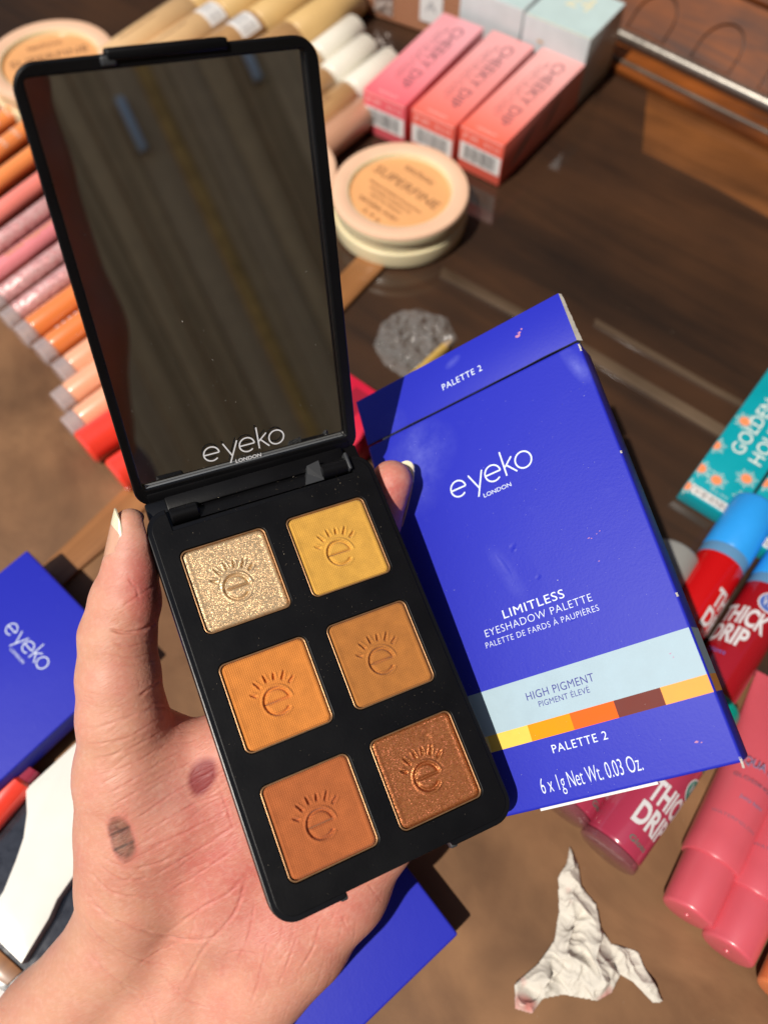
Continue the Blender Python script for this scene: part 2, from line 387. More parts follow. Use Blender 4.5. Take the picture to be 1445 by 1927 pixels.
# panelled wall far behind the photographer, seen in the mirror only
wd = np.array([.52, -.80, 0.0]); wd /= np.linalg.norm(wd)
wc = np.array([0, -150, 0])+wd*1500
WM = mtx(np.cross((0, 0, 1), -wd), None, -wd, wc+np.array([0, 0, 0]))   # X along the wall, Y up, Z towards the table
wall = bpy.data.objects.new('wall', None); COL.objects.link(wall); wall.matrix_world = WM; wall['kind'] = 'structure'
M_wall = wood('wall_boards', (.26, .145, .06), (.72, .45, .22), (0, 1), stretch=60, scale=1.6, rough=.6, coat=0, blot=.06)
M_wally = wood('yellow_board', (.52, .27, .07), (.72, .40, .12), (0, 1), stretch=10, scale=1, rough=.6, coat=0)
M_wall2 = wood('wall_boards_grey', (.34, .20, .10), (.74, .48, .25), (0, 1), stretch=60, scale=1.6, rough=.6, coat=0, blot=.06)
mp_ = {}
TILT = Matrix.Rotation(math.radians(-1.9), 4, 'Z')
rw = np.random.RandomState(5); x = -2600.0
while x < 2600:
    wdt = rw.choice([58, 66, 74, 84]); yel = -185 < x+wdt/2 < -110
    if yel:
        box('yellow_board', -175+15, -145+15, -1400, 3200, -20, 4, M_wally, wall, TILT, bev=3)
        box('board', x, -175+15, -1400, 3200, -20, 0, M_wall, wall, TILT, bev=3); box('board', -145+15, x+wdt, -1400, 3200, -20, 0, M_wall2, wall, TILT, bev=3)
    else: box('board', x, x+wdt, -1400, 3200, -20, rw.choice([0, 6]), M_wall if rw.rand() < .6 else M_wall2, wall, TILT, bev=3)
    x += wdt
for (xa, ya, yb) in ((-82, 722, 840), (-374, 765, 834)):
    box('light_tube', xa, xa+19, ya, yb, 8, 26, mat('pale_tube', (.50, .52, .55), .4), wall, TILT, bev=4)

# ------------------------------------------------------------------ the open eyeshadow palette held in the hand
RP = [[0.9042267411777817, 0.3692938248256385, -0.21446694730111598], [-0.2902257581041256, 0.8998074371182114, 0.32575387248602516], [0.3132778477197113, -0.23231153017533723, 0.9208085268261251]]
TP = [-39.93691769458097, 18.132066646493115, 208.23208232765344]
M_black = mat('black_plastic', (.004, .004, .0045), rough=.28, spec=.4, noise=.12, nscale=5, bump=.05, bscale=90)
M_blackm = mat('black_matte_plastic', (.0028, .0028, .0034), rough=.42, spec=.22, noise=.1, nscale=9, bump=.12, bscale=120)
PM = frameM(RP, TP)
pal = empty('eyeshadow_palette', 'open black six pan eyeshadow palette with a mirror lid held in the hand', 'palette', PM)
X0, X1, Y0, Y1 = -18.4, 48.8, -84.9, 25.0
# body with the stepped finger notch in its front edge and the hinge notch in its rear edge
def corner(cx, cy, r, a0, n=8):
    return [(cx+r*math.cos(math.radians(a0+90*i/n)), cy+r*math.sin(math.radians(a0+90*i/n))) for i in range(n+1)]
R_ = 6.2
def outline(g, notch, hin):
    x0, x1, y0, y1, r = X0+g, X1-g, Y0+g, Y1-g, R_-g
    p = corner(x0+r, y0+r, r, 180)
    if notch: p += [(-1.2+g*.2, y0), (-.2, y0+.4), (.2, y0+2.3), (9.5, y0+2.6), (21, y0+2.6), (28.6, y0+2.3), (29.2, y0+.4), (30.2, y0)]
    p += corner(x1-r, y0+r, r, 270) + corner(x1-r, y1-r, r, 0)
    if hin: p += [(42.4, y1), (42.2, y1-5.2), (-11.6, y1-5.2), (-11.8, y1)]
    p += corner(x0+r, y1-r, r, 90)
    return p
prism('base', outline(0, True, False), -8.2, -2.4, M_black, pal, bev=.9, seg=3)
plate('body_rim', [outline(.15, True, True), rrect(X0+4, X1-4, Y0+5, Y1-9, 2)[::-1]], -3.0, -.4, M_black, pal, bev=.3)
box('hinge_block', -16.5, 47.0, 19.4, 29.0, -8.1, -3.2, M_black, pal, bev=.6)
box('hinge_bridge', -11.0, 42.0, 24.0, 28.6, -5.5, -1.2, M_blackm, pal, bev=.5)
holes = []
PX, PY, PW = 30.08, 32.32, 24.3
cent = [((i % 2)*PX, -(i//2)*PY) for i in range(6)]
for cx, cy in cent: holes.append(rrect(cx-PW/2, cx+PW/2, cy-PW/2, cy+PW/2, 2.1)[::-1])
op = outline(1.5, False, True)
plate('tray', [op]+holes, -1.9, 0.0, M_blackm, pal, bev=.16)
box('hinge_floor', -11.4, 42.0, 17.2, 24.6, -5.2, -2.6, M_blackm, pal, bev=.3)
# hinge: two barrels, a trough between them with a tapered web at the right
for xa, xb in ((-11.0, -3.2), (33.0, 41.6)):
    lathe('hinge_barrel', [(0, xa), (1.9, xa), (2.3, xa+.4), (2.3, xb-.4), (1.9, xb), (0, xb)], M_blackm, pal, Matrix.Translation((0, .225, -.010)), n=28, ax='X', smooth=40)
box('hinge_barrel_cap', 41.0, 42.0, 20.2, 25.6, -3.0, 1.8, mat('grey_plastic', (.035, .037, .04), .42), pal, bev=.4)
V = [(-3.2, 19.9, -.35), (33.5, 19.9, -.35), (33.5, 26.5, -3.4), (-3.2, 26.5, -3.4), (-3.2, 19.9, -4), (33.5, 19.9, -4), (33.5, 26.5, -6), (-3.2, 26.5, -6)]
mesh('hinge_trough', V, [(0, 1, 2, 3), (4, 7, 6, 5), (0, 4, 5, 1), (2, 6, 7, 3), (0, 3, 7, 4), (1, 5, 6, 2)], M_blackm, pal)
V = [(27.5, 20.0, -.2), (33.2, 20.0, -.2), (33.2, 25.5, 1.6), (29.5, 25.0, 1.2), (29, 23, .2), (27.5, 20.0, -3), (33.2, 20, -3), (33.2, 25.5, -3), (29.5, 25, -3)]
mesh('hinge_web', V, [(0, 1, 2, 3, 4), (0, 5, 6, 1), (1, 6, 7, 2), (2, 7, 8, 3), (3, 8, 5, 0, 4)], mat('grey_plastic', (.035, .037, .04), .42), pal)
# latch teeth at both ends of the finger notch
for xx, s_ in ((-.9, 1), (29.9, -1)):
    box('latch_tooth', xx-1.0, xx+1.0, Y0-.35, Y0+1.6, -3.8, -.9, mat('grey_plastic', (.035, .037, .04), .42), pal, bev=.45)

# shallow embossed sun-eye mark
def emb_depth(x, y):
    """height of the pressed surface (mm) at pan coordinates"""
    def groove(d, w_): return np.exp(-(d/w_)**2)
    cx, cy = -.2, -1.9
    dx, dy = x-cx, y-cy; r = np.hypot(dx, dy); th = np.degrees(np.arctan2(dy, dx))
    h = np.zeros_like(x)
    # letter: ring open at the lower right, with a bar
    m = ~((th < -2) & (th > -42))
    g = groove(r-3.35, .42)*m
    bar = groove(dy-0.05, .32)*((dx > -3.3) & (dx < 3.3))
    h -= .72*np.maximum(g, bar*1.15)
    h += .26*groove(r-4.02, .36)*m
    # lid arc above it
    ma = (th > 10) & (th < 172)
    h -= .09*groove(r-4.65, .3)*ma
    # lashes
    for k_, an in enumerate((38, 59, 80, 101, 124, 148)):
        ca, sa = math.cos(math.radians(an)), math.sin(math.radians(an))
        u = dx*ca+dy*sa; v = -dx*sa+dy*ca
        L = 7.6+.35*math.sin(k_*2.1)
        wv = np.clip(.38*(1-(u-5.5)/3.2), .14, .5)
        seg = 1/(1+np.exp(-(u-5.6)*8))*1/(1+np.exp((u-L)*8))
        h -= .80*np.exp(-(v/wv)**2)*seg
        h += .20*np.exp(-((np.abs(v)-.62)/.24)**2)*seg
    return h
def powder(name, cx, cy, m, parent, seed, chip=None):
    n = 150; w2 = 11.55; rc = 1.7
    g = np.linspace(-w2, w2, n); X, Y = np.meshgrid(g, g)
    # pull the corners in to a rounded square
    ax, ay = np.abs(X)-(w2-rc), np.abs(Y)-(w2-rc); mk = (ax > 0) & (ay > 0)
    q = np.hypot(ax, ay); mx = np.maximum(ax, ay); f = np.where(mk & (q > 0), mx/np.maximum(q, 1e-9), 1)
    Xr = np.where(mk, np.sign(X)*((w2-rc)+ax*f), X); Yr = np.where(mk, np.sign(Y)*((w2-rc)+ay*f), Y)
    Z = emb_depth(Xr, Yr)
    ed = w2-np.maximum(np.abs(X), np.abs(Y))
    Z += -.45*np.exp(-(ed/.28)**2)+.10*np.exp(-((ed-1.0)/.45)**2)
    rs = np.random.RandomState(seed)
    for _ in range(5):
        kx, ky, ph = rs.uniform(-.6, .6), rs.uniform(-.6, .6), rs.uniform(0, 6); Z += .012*np.sin(kx*X+ky*Y+ph)
    if chip:
        for (ux, uy, rr, dd) in chip: Z -= dd*np.exp(-(((X-ux)**2+(Y-uy)**2)/rr**2)**2)
    Vv = np.stack([Xr, Yr, Z], -1).reshape(-1, 3)
    idx = np.arange(n*n).reshape(n, n)
    Fq = np.stack([idx[:-1, :-1], idx[:-1, 1:], idx[1:, 1:], idx[1:, :-1]], -1).reshape(-1, 4)
    return mesh(name, Vv, Fq.tolist(), m, parent, None, 180)
M_rim = mat('pan_rim', (.42, .23, .11), rough=.38, metal=.8, noise=.1, nscale=30)
PMAT = [glitter_mat('champagne_glitter', (.70, .47, .25), (1.0, .88, .60), (.40, .22, .10), cell=900, metal=.55, amp=.75, rough=.34),
        powder_mat('mustard_powder', (.70, .37, .062)), powder_mat('orange_powder', (.70, .24, .044)),
        powder_mat('tan_powder', (.47, .175, .036)), powder_mat('rust_powder', (.47, .13, .036)),
        glitter_mat('bronze_glitter', (.44, .125, .036), (.98, .44, .16), (.13, .026, .010), cell=900, metal=.6, amp=.8, rough=.34)]
PLAB = ['champagne gold shimmer pan', 'mustard yellow matte pan', 'bright orange matte pan', 'tan brown matte pan', 'rust brown matte pan', 'bronze shimmer pan']
for i, (cx, cy) in enumerate(cent):
    ro = 11.95
    o_ = rrect(-ro, ro, -ro, ro, 1.9, 8); i_ = rrect(-ro+.38, ro-.38, -ro+.38, ro-.38, 1.6, 8)[::-1]
    pan = plate('pan', [o_, i_], -1.6, -.32, M_rim, pal, Matrix.Translation((cx*S, cy*S, 0)), bev=.09)
    pan['label'] = PLAB[i]
    chip = [(3.2, 7.2, 1.0, .18), (4.2, 6.9, .6, .1)] if i == 5 else None
    p_ = powder('powder', 0, 0, PMAT[i], pan, 10+i, chip); p_.matrix_local = Matrix.Translation((0, 0, -.0085))
    # floor of the pan under the powder
    fl = quads('pan_floor', [(-11.8, 11.8, -11.8, 11.8)], -1.62, M_rim, pan)
# loose shimmer crumbs and dust on the black tray
def specks(name, n, sampler, size, m, parent, M=None, seed=1):
    rs = np.random.RandomState(seed); V, Fc = [], []
    for _ in range(n):
        x, y, z = sampler(rs); s_ = size*rs.uniform(.35, 1.0)*(2.2 if rs.rand() < .06 else 1); b = len(V)
        for k_ in range(3):
            a_ = rs.uniform(0, 6.28); V.append((x+s_*math.cos(a_+2.1*k_), y+s_*math.sin(a_+2.1*k_), z))
        V.append((x, y, z+s_*.9)); Fc += [(b, b+1, b+2), (b, b+1, b+3), (b+1, b+2, b+3), (b+2, b, b+3)]
    o = mesh(name, V, Fc, m, parent, M); o['kind'] = 'stuff'; return o
def tray_pt(rs):
    while True:
        if rs.rand() < .45:
            c = [(17, 5, 3.5), (16, -14.5, 3), (15, -30, 2.4), (27, -20, 4), (40, -50, 4), (2, 14, 8), (38, 15, 5), (30, -49, 5)][rs.randint(8)]
            x, y = rs.normal(c[0], c[2]), rs.normal(c[1], c[2])
        else: x, y = rs.uniform(X0+2, X1-2), rs.uniform(Y0+2, 19)
        if not (X0+2 < x < X1-2 and Y0+3 < y < 19): continue
        if all(abs(x-cx) > 12.6 or abs(y-cy) > 12.6 for cx, cy in cent): return x, y, .01
specks('dust', 260, tray_pt, .085, mat('shimmer_dust', (.75, .62, .45), .4, metal=.3), pal, seed=4)
specks('dust', 60, lambda rs: (rs.uniform(-10, 40), rs.uniform(18, 25), -.2+rs.uniform(0, .3)), .08, mat('shimmer_dust', (.75, .62, .45), .4), pal, seed=5)

# lid, in its own frame: X right, Y from hinge to free edge, Z towards the viewer side (mirror side)
R2 = np.array([[0.9121460730768128, 0.06730385231176127, -0.4043015370172938], [-0.28066425125408456, 0.8214322048040943, -0.4964642091618172], [0.29869234914629744, 0.5663208669779713, 0.7681559452264788]])
T2 = [-68.29938400807642, -0.6587084918903846, 214.91287230917135]
LMw = frameM(R2, T2)
LW, LL = 66.0, 108.0
lidR = PM.inverted() @ LMw
lo = rrect(0, LW, 0, LL, 5.6, 8)
hole = rrect(2.5, LW-3.1, 5.6, LL-2.8, 1.0, 3)[::-1]
lid = plate('lid', [lo, hole], -2.2, .6, M_black, pal, lidR, bev=.45)
prism('lid_back', rrect(0.1, LW-.1, 0.1, LL-.1, 5.5, 8), -5.0, -1.6, M_black, lid, bev=.8, seg=3)
# inner wall of the frame on the right and the thin lip round the mirror
box('inner_wall', LW-3.2, LW-2.5, 5.6, LL-2.9, -1.4, .35, M_black, lid, bev=.12)
mm_ = bpy.data.materials.new('mirror_glass'); mm_.use_nodes = True; kk = NT(mm_)
kk.b.inputs['Metallic'].default_value = 1; kk.b.inputs['Roughness'].default_value = .012; kk.b.inputs['Base Color'].default_value = (.95, .93, .89, 1)
quads('mirror', [(2.3, LW-2.9, 5.4, LL-2.6)], -1.58, mm_, lid)
brand(20.8, 8.6, -.62, 23.4, mat('mirror_print', (.75, .75, .76), .5), lid, stroke=.095)
text('LONDON', 29.2, 5.95, -.62, 7.6, 1.15, mat('mirror_print', (.75, .75, .76), .5), lid, bold=.02)
# closing tab on the free edge and the bar along the hinge edge
box('closing_tab', 19.5, 45.5, LL-1.4, LL+1.0, -3.4, 1.5, M_blackm, lid, bev=.7, seg=3)
box('tab_nib', 18.2, 21.5, LL-2.2, LL-.2, .2, 1.3, mat('grey_plastic', (.035, .037, .04), .3), lid, bev=.5, seg=3)
box('hinge_bar', 3.0, LW-3.0, .6, 4.3, -1.8, .9, M_blackm, lid, bev=.5)
box('glass_edge', 3.2, LW-3.4, 5.25, 5.65, -1.5, -.4, mat('glass_edge', (.16, .17, .18), .1, coat=1), lid, bev=.1)
# scratches and dust on the mirror
specks('dust', 110, lambda rs: (rs.uniform(4, LW-5), 6+abs(rs.normal(0, 30)) % 96, -1.45), .09, mat('white_dust', (.8, .78, .72), .6), lid, seed=8)

# ------------------------------------------------------------------ blue cartons of the same product
def blue_mat(name, smudges=(), dents=()):
    """blue card: paper tooth, rubbed pale patches, a few dents"""
    m = bpy.data.materials.new(name); m.use_nodes = True; k = NT(m)
    tc = k.add('ShaderNodeTexCoord')
    n = k.add('ShaderNodeTexNoise'); n.inputs['Scale'].default_value = 9; n.inputs['Detail'].default_value = 9; n.inputs['Roughness'].default_value = .7; k.l(tc.outputs['Object'], n.inputs['Vector'])
    n2 = k.add('ShaderNodeTexNoise'); n2.inputs['Scale'].default_value = 130; n2.inputs['Detail'].default_value = 2; k.l(tc.outputs['Object'], n2.inputs['Vector'])
    def math_(op, a_, b_):
        q = k.add('ShaderNodeMath', operation=op)
        for s_, v_ in ((q.inputs[0], a_), (q.inputs[1], b_)):
            if isinstance(v_, (int, float)): s_.default_value = v_
            else: k.l(v_, s_)
        return q.outputs[0]
    def spot(cx, cy, rx, ry):
        mp = k.add('ShaderNodeMapping'); mp.vector_type = 'TEXTURE'; mp.inputs['Location'].default_value = (cx*S, cy*S, 0); mp.inputs['Rotation'].default_value = (0, 0, .3); mp.inputs['Scale'].default_value = (rx*S, ry*S, 1)
        k.l(tc.outputs['Object'], mp.inputs['Vector']); g = k.add('ShaderNodeTexGradient', gradient_type='SPHERICAL'); k.l(mp.outputs[0], g.inputs[0]); return g.outputs['Fac']
    ms = k.add('ShaderNodeMapRange'); k.l(n.outputs[0], ms.inputs[0]); ms.inputs[1].default_value = .62; ms.inputs[2].default_value = .82; ms.inputs[4].default_value = .12
    tot = ms.outputs[0]
    ns = k.add('ShaderNodeMapRange'); k.l(n.outputs[0], ns.inputs[0]); ns.inputs[1].default_value = .36; ns.inputs[2].default_value = .68
    for (cx, cy, rx, ry, am) in smudges: tot = math_('ADD', tot, math_('MULTIPLY', math_('MULTIPLY', spot(cx, cy, rx, ry), ns.outputs[0]), am))
    mx = k.add('ShaderNodeMix'); mx.data_type = 'RGBA'; k.l(tot, mx.inputs[0]); mx.clamp_factor = True
    mx.inputs[6].default_value = (.020, .027, .44, 1); mx.inputs[7].default_value = (.13, .15, .58, 1); k.l(mx.outputs[2], k.b.inputs['Base Color'])
    k.b.inputs['Roughness'].default_value = .5; k.b.inputs['Specular IOR Level'].default_value = .22
    h = math_('ADD', math_('MULTIPLY', n2.outputs[0], .12), math_('MULTIPLY', n.outputs[0], .35))
    for (cx, cy, rx, ry, am) in dents: h = math_('ADD', h, math_('MULTIPLY', spot(cx, cy, rx, ry), -am))
    bp = k.add('ShaderNodeBump'); bp.inputs['Strength'].default_value = .5; bp.inputs['Distance'].default_value = .006; k.l(h, bp.inputs['Height']); k.l(bp.outputs[0], k.b.inputs['Normal'])
    return m
M_blue0 = blue_mat('blue_card')
M_blue_held = blue_mat('blue_card_rubbed', [(16, -10, 13, 11, .75), (12, -20, 10, 8, .4), (66.5, -7, 2.6, 9, 1.0), (30, -52, 3, 10, .5)], [(34, -47, .9, .6, -.5), (34, -45.8, 1.2, .8, .5), (33, -53, 5, 9, .5), (38, -56, 1.0, .7, .5), (43, -69, 1.1, .6, .5), (30, -50, .8, 4, .6), (20, -16, 9, 7, .5)])
M_blue_flap = blue_mat('blue_card_flap', [(34, 12, 3.2, 1.6, 1.0), (10, 3, 6, 5, .35)], [])
M_blue = M_blue0
M_white_print = mat('white_print', (.72, .80, .86), .55)
M_ice = mat('ice_blue_print', (.36, .49, .57), .55, noise=.04, nscale=20, bump=.1, bscale=120)
M_navy_print = mat('navy_print', (.025, .025, .26), .5)
M_card = mat('raw_card', (.5, .47, .42), .8, noise=.15, nscale=20)
BW, BL, BH = 69.0, 110.6, 11.0
SW = [('lemon_print', (.95, .75, .30)), ('yellow_print', (.86, .57, .10)), ('amber_print', (.88, .29, .0)), ('orange_print', (.85, .125, .008)), ('maroon_print', (.16, .036, .028)), ('sand_print', (.90, .38, .08))]
def carton(root, full=True, flap=False, seed=3, logo=True):
    """local frame: X right, Y up (0 at the top edge, -BL at the foot), Z out of the front face"""
    y1 = -.2 if flap else 0
    prism('carton_body', rrect(0, BW, -BL, y1, .7, 2), -BH, 0, M_blue_held if flap else M_blue0, root, bev=.7, seg=3, smooth=50)
    z = .03
    if logo: brand(21.8, -26.9, z, 24.9, M_white_print, root, stroke=.092)
    if logo: text('LONDON', 30.6, -30.1, z, 8.4, 1.2, M_white_print, root)
    if not full: return
    text('LIMITLESS', 25.6, -63.3, z, 17.4, 2.4, M_white_print, root, space=1.1)
    text('EYESHADOW PALETTE', 19.2, -66.4, z, 30.2, 2.1, M_white_print, root, space=1.1, bold=-.014)
    text('PALETTE DE FARDS \u00c0 PAUPI\u00c8RES', 18.4, -69.2, z, 31.8, 1.65, M_white_print, root, space=1.1, bold=-.014)
    quads('ice_band', [(.45, BW-.45, -90.7, -79.5)], z*.6, M_ice, root)
    xs = [.45]+[BW*i/6 for i in range(1, 6)]+[BW-.45]
    for i in range(6):
        o = quads('colour_block', [(xs[i], xs[i+1], -94.8, -90.7)], z*.6, mat(SW[i][0], SW[i][1], .6, spec=.2, noise=.03, nscale=30), root); o['label'] = SW[i][0].split('_')[0]+' colour block'
    text('HIGH PIGMENT', 25.0, -85.0, z, 18.3, 2.1, M_navy_print, root, space=1.06)
    text('PIGMENT \u00c9LEV\u00c9', 27.6, -87.3, z, 13.7, 1.5, M_navy_print, root, space=1.06)
    text('PALETTE 2', 27.4, -98.8, z, 14.4, 2.1, M_white_print, root, space=1.15)
    text('6 x 1g Net Wt. 0.03 Oz.', 21.6, -107.4, z, 25.9, 4.0, M_white_print, root, bold=-.010)
    # side continuation of the band and the paper edge at the foot
    o = mesh('side_band', [(BW+.02, -90.7, -.6), (BW+.02, -90.7, -BH+.6), (BW+.02, -79.5, -BH+.6), (BW+.02, -79.5, -.6)], [(0, 1, 2, 3)], M_ice, root)
    o = mesh('side_colour_block', [(BW+.02, -94.8, -.6), (BW+.02, -94.8, -BH+.6), (BW+.02, -90.7, -BH+.6), (BW+.02, -90.7, -.6)], [(0, 1, 2, 3)], mat('sand_print', SW[4][1], .5), root)
    box('paper_edge', 19.6, 49.5, -BL-.55, -BL+.1, -.9, -.25, mat('white_paper', (.78, .76, .74), .7), root, bev=.08)
    if flap:
        fm = Matrix.Rotation(math.radians(0), 4, 'X')
        fl = box('top_flap', .15, BW-.3, .25, 15.6, -.55, -.05, M_blue_flap, root, fm, bev=.18)
        text('PALETTE 2', 28.6, 5.2, .0, 13.0, 2.0, M_white_print, fl, bold=0, space=1.15)
        # torn card edge on its right side, dark crease below
        rs = np.random.RandomState(4); V = []
        for i in range(26):
            t = i/25; V += [(BW-.35, .3+15.2*t, -.1), (BW+.15+.5*(1-t)+.15*rs.rand(), .3+15.2*t, -1.1-.9*(1-t))]
        mesh('torn_edge', V, [(2*i, 2*i+1, 2*i+3, 2*i+2) for i in range(25)], M_card, fl)
        V = [];
        for i in range(60):
            t = i/59; yy = .06+.09*math.sin(t*9)+.05*math.sin(t*31); V += [(.2+t*(BW-.5), yy-.10, .02), (.2+t*(BW-.5), yy+.16, .02)]
        mesh('crease', V, [(2*i, 2*i+2, 2*i+3, 2*i+1) for i in range(59)], mat('crease_dark', (.006, .006, .05), .7), root)
        rw_ = np.random.RandomState(8)
        for (cx_, cy_, L_) in ((BW-.35, -1.0, 2.2), (BW-.3, -33, .8), (BW-.3, -71, 1.0), (BW-.5, -BL+1.2, 2.4), (.3, -14, 1.2)):
            V = []
            for i in range(9):
                t = i/8; V += [(cx_-.12*rw_.rand()-.05, cy_-L_*t, .05-.02), (cx_+.25+.18*rw_.rand(), cy_-L_*t, -.35*rw_.rand())]
            mesh('worn_edge', V, [(2*i, 2*i+1, 2*i+3, 2*i+2) for i in range(8)], M_card, root)
        box('inner_flap', 1, BW-1, .2, 13, -BH+.4, -BH+.9, M_card, root, Matrix.Rotation(math.radians(8), 4, 'X'), bev=.1)
    def fpt(rs): return rs.uniform(1, BW-1), -rs.uniform(1, BL-1), .02
    specks('dust', 330, fpt, .10, mat('white_dust', (.8, .78, .72), .6), root, seed=seed)
RB = [[0.8230248787375822, 0.24833268890193183, 0.5108433464397127], [-0.374602166650181, 0.9133600476270082, 0.1595200305283927], [-0.42696986511928225, -0.3226519781769912, 0.8447440057546998]]
CS = 1.10
TB = [-5.034409579256888*CS, -19.988160418872962*CS, 235.12995638111994*CS]
held = empty('cosmetic_carton', 'bright blue palette carton with an ice blue band held behind the open palette', 'box', frameM(RB, TB) @ Matrix.Scale(CS, 4), 'blue palette cartons')
carton(held, True, True)
# pink smears and scuffs (print wear with a shape of its own)
def smear(root, pts, wd_, m, seed=1):
    rs = np.random.RandomState(seed); o = None
    for (x, y, r) in pts:
        V = []; n = 9
        for i in range(n):
            a_ = 2*math.pi*i/n; q = r*rs.uniform(.5, 1.2); V.append((x+q*math.cos(a_), y+q*math.sin(a_)*.6, .035))
        o = mesh('smear', V, [tuple(range(n))], m, root)
    return o
M_pinks = mat('pink_smear', (.50, .20, .36), .6)
smear(held, [(54.2, 9.6, 1.1), (55.0, 10.3, .6), (56.0, 11.0, .4)], 1, M_pinks)
smear(held, [(53.8, -51.2, .3), (54.4, -51.5, .25), (56.0, -50.9, .22), (57.0, -50.5, .2), (54.2, -57.6, .25), (62.5, -84.0, .3), (62.9, -85.0, .22), (61.0, -104.2, .5), (62.0, -104.6, .3)], 1, M_pinks, 3)
# carton lying at the left edge of the table
def flat_carton(c0, c1, h, label, full, cut=None):
    a_, b_ = T(*c0, h), T(*c1, h); x = b_-a_; x[2] = 0; x /= np.linalg.norm(x)
    z = np.array([0, 0, 1.]); y = np.cross(z, x)
    r = empty('cosmetic_carton', label, 'box', mtx(x, None, z, a_), 'blue palette cartons'); carton(r, full, False, 9); return r
flat_carton((51, 1035), (240, 1230), 19.0, 'blue carton lying flat at the left edge of the table beside the thumb', False)
r_ = T(862, 1758, 15.2); l_ = T(770, 1637, 15.2)
x_ = r_-l_; x_[2] = 0; x_ /= np.linalg.norm(x_)
lc = empty('cosmetic_carton', 'deep blue carton lying in shade on the table under the wrist', 'box', mtx(x_, None, (0, 0, 1), r_ - x_*BW), 'blue palette cartons')
carton(lc, False, False, 12, False)

# ------------------------------------------------------------------ cosmetics standing round the hand
def axM(pa, pb, h, h2=None):
    a_, b_ = T(*pa, h), T(*pb, h if h2 is None else h2); L = np.linalg.norm(b_-a_)
    return mtx(b_-a_, None, (0, 0, 1), a_), L
def wrap_text(s, x, r, phi, w_, h_, m, parent, M=None, across=True, off=.12, bold=0):
    """lettering wrapped on a tube whose axis is local X: across=True reads round the tube"""
    o = text(s, 0, 0, 0, w_, h_, m, parent, M, bold=bold)
    bm = bmesh.new(); bm.from_mesh(o.data); bmesh.ops.triangulate(bm, faces=bm.faces)
    bmesh.ops.subdivide_edges(bm, edges=[e for e in bm.edges if e.calc_length() > 1.3*S], cuts=2, use_grid_fill=True)
    for v in bm.verts:
        u, t_ = v.co.x/S, v.co.y/S
        if across: ax_, an = x+t_, phi-u/r
        else: ax_, an = x+u, phi+t_/r
        v.co = (ax_*S, (r+off)*math.sin(an)*S, (r+off)*math.cos(an)*S)
    bm.to_mesh(o.data); bm.free(); return o
def disc_cyl(name, x, phi, rad, r, m, parent, off=.1, M=None):
    V = []; n = 28; Fc = []
    for k_ in range(5):
        for i in range(n):
            q = rad*k_/4; a_ = 2*math.pi*i/n; u = q*math.cos(a_); t_ = q*math.sin(a_); an = phi+t_/r
            V.append((x+u, (r+off)*math.sin(an), (r+off)*math.cos(an)))
    for k_ in range(4):
        for i in range(n): Fc.append((k_*n+i, k_*n+(i+1) % n, (k_+1)*n+(i+1) % n, (k_+1)*n+i))
    return mesh(name, V, Fc, m, parent, M)
M_whitep = mat('white_paper', (.78, .76, .74), .7)
M_bar = mat('barcode_black', (.03, .03, .035), .6)
def barcode(x0, x1, y0, y1, root, M=None, vertical=True, z=.05, seed=1, fill=True):
    o = None
    if fill: o = quads('barcode_label', [(x0, x1, y0, y1)], z, M_whitep, root, M)
    rs = np.random.RandomState(seed); R_s = []; u = x0+(x1-x0)*.12
    while u < x1-(x1-x0)*.12:
        w_ = rs.choice([.18, .3, .45]); R_s.append((u, u+w_, y0+(y1-y0)*.12, y1-(y1-y0)*.12)); u += w_+rs.choice([.22, .35, .5])
    b_ = quads('barcode_bars', R_s, z+.03, M_bar, root, M); b_['kind'] = 'stuff'; return o

# --- round pressed powder compacts
M_cream = mat('cream_plastic', (.72, .63, .40), rough=.28, coat=.4, noise=.03, sss=.1)
M_pinkcream = mat('pink_cream_plastic', (.78, .50, .34), rough=.38, noise=.03)
M_ivory = mat('lid_window', (.80, .40, .17), rough=.22, coat=.5, noise=.05, nscale=6)
M_brownp = mat('brown_print', (.22, .10, .045), .6)
def compact(cx, cy, r, rot, label):
    o_ = T(cx, cy, 21); M = mtx((math.cos(rot), math.sin(rot), 0), None, (0, 0, 1), (o_[0], o_[1], 0))
    t = empty('powder_compact', label, 'powder compact', M, 'round pressed powder compacts')
    lathe('base', [(0, 0), (r*.93, 0), (r*.985, 1.6), (r, 6.0), (r*.985, 10.0), (r*.95, 10.8), (0, 10.8)], M_cream, t, n=72)
    lathe('lid', [(r*.93, 10.7), (r*.955, 11.4), (r*.955, 16.8), (r*.99, 17.4), (r*.99, 20.6), (r*.965, 21.8), (r*.80, 22.0), (r*.745, 21.4), (r*.725, 19.2), (0, 19.2)], M_cream, t, n=72)
    lathe('lid_ring', [(r*.99, 20.6), (r*.975, 21.9), (r*.94, 22.3), (r*.79, 22.2), (r*.745, 21.2)], M_pinkcream, t, n=72, caps=False)
    lathe('lid_window', [(0, 19.45), (r*.722, 19.35)], M_ivory, t, n=72)
    z = 19.6
    text('SUPERFINE', -r*.60, r*.06, z, r*1.20, r*.17, M_brownp, t)
    text('technic', -r*.30, r*.40, z, r*.55, r*.13, M_brownp, t)
    for i, q in enumerate(('PRESSED POWDER FOUNDATION', 'POUDRE COMPACTE', 'MATTE FINISH')):
        wq = r*(.98-.2*i); text(q, -wq/2, -r*(.14+.10*i), z, wq, r*.055, M_brownp, t)
    text('NATURAL IVORY', -r*.36, -r*.50, z, r*.72, r*.095, M_brownp, t); text('2.4 g', -r*.16, -r*.64, z, r*.34, r*.07, M_brownp, t)
    return t
def ang(p0, p1, h=15):
    d_ = T(*p1, h)-T(*p0, h); return math.atan2(d_[1], d_[0])
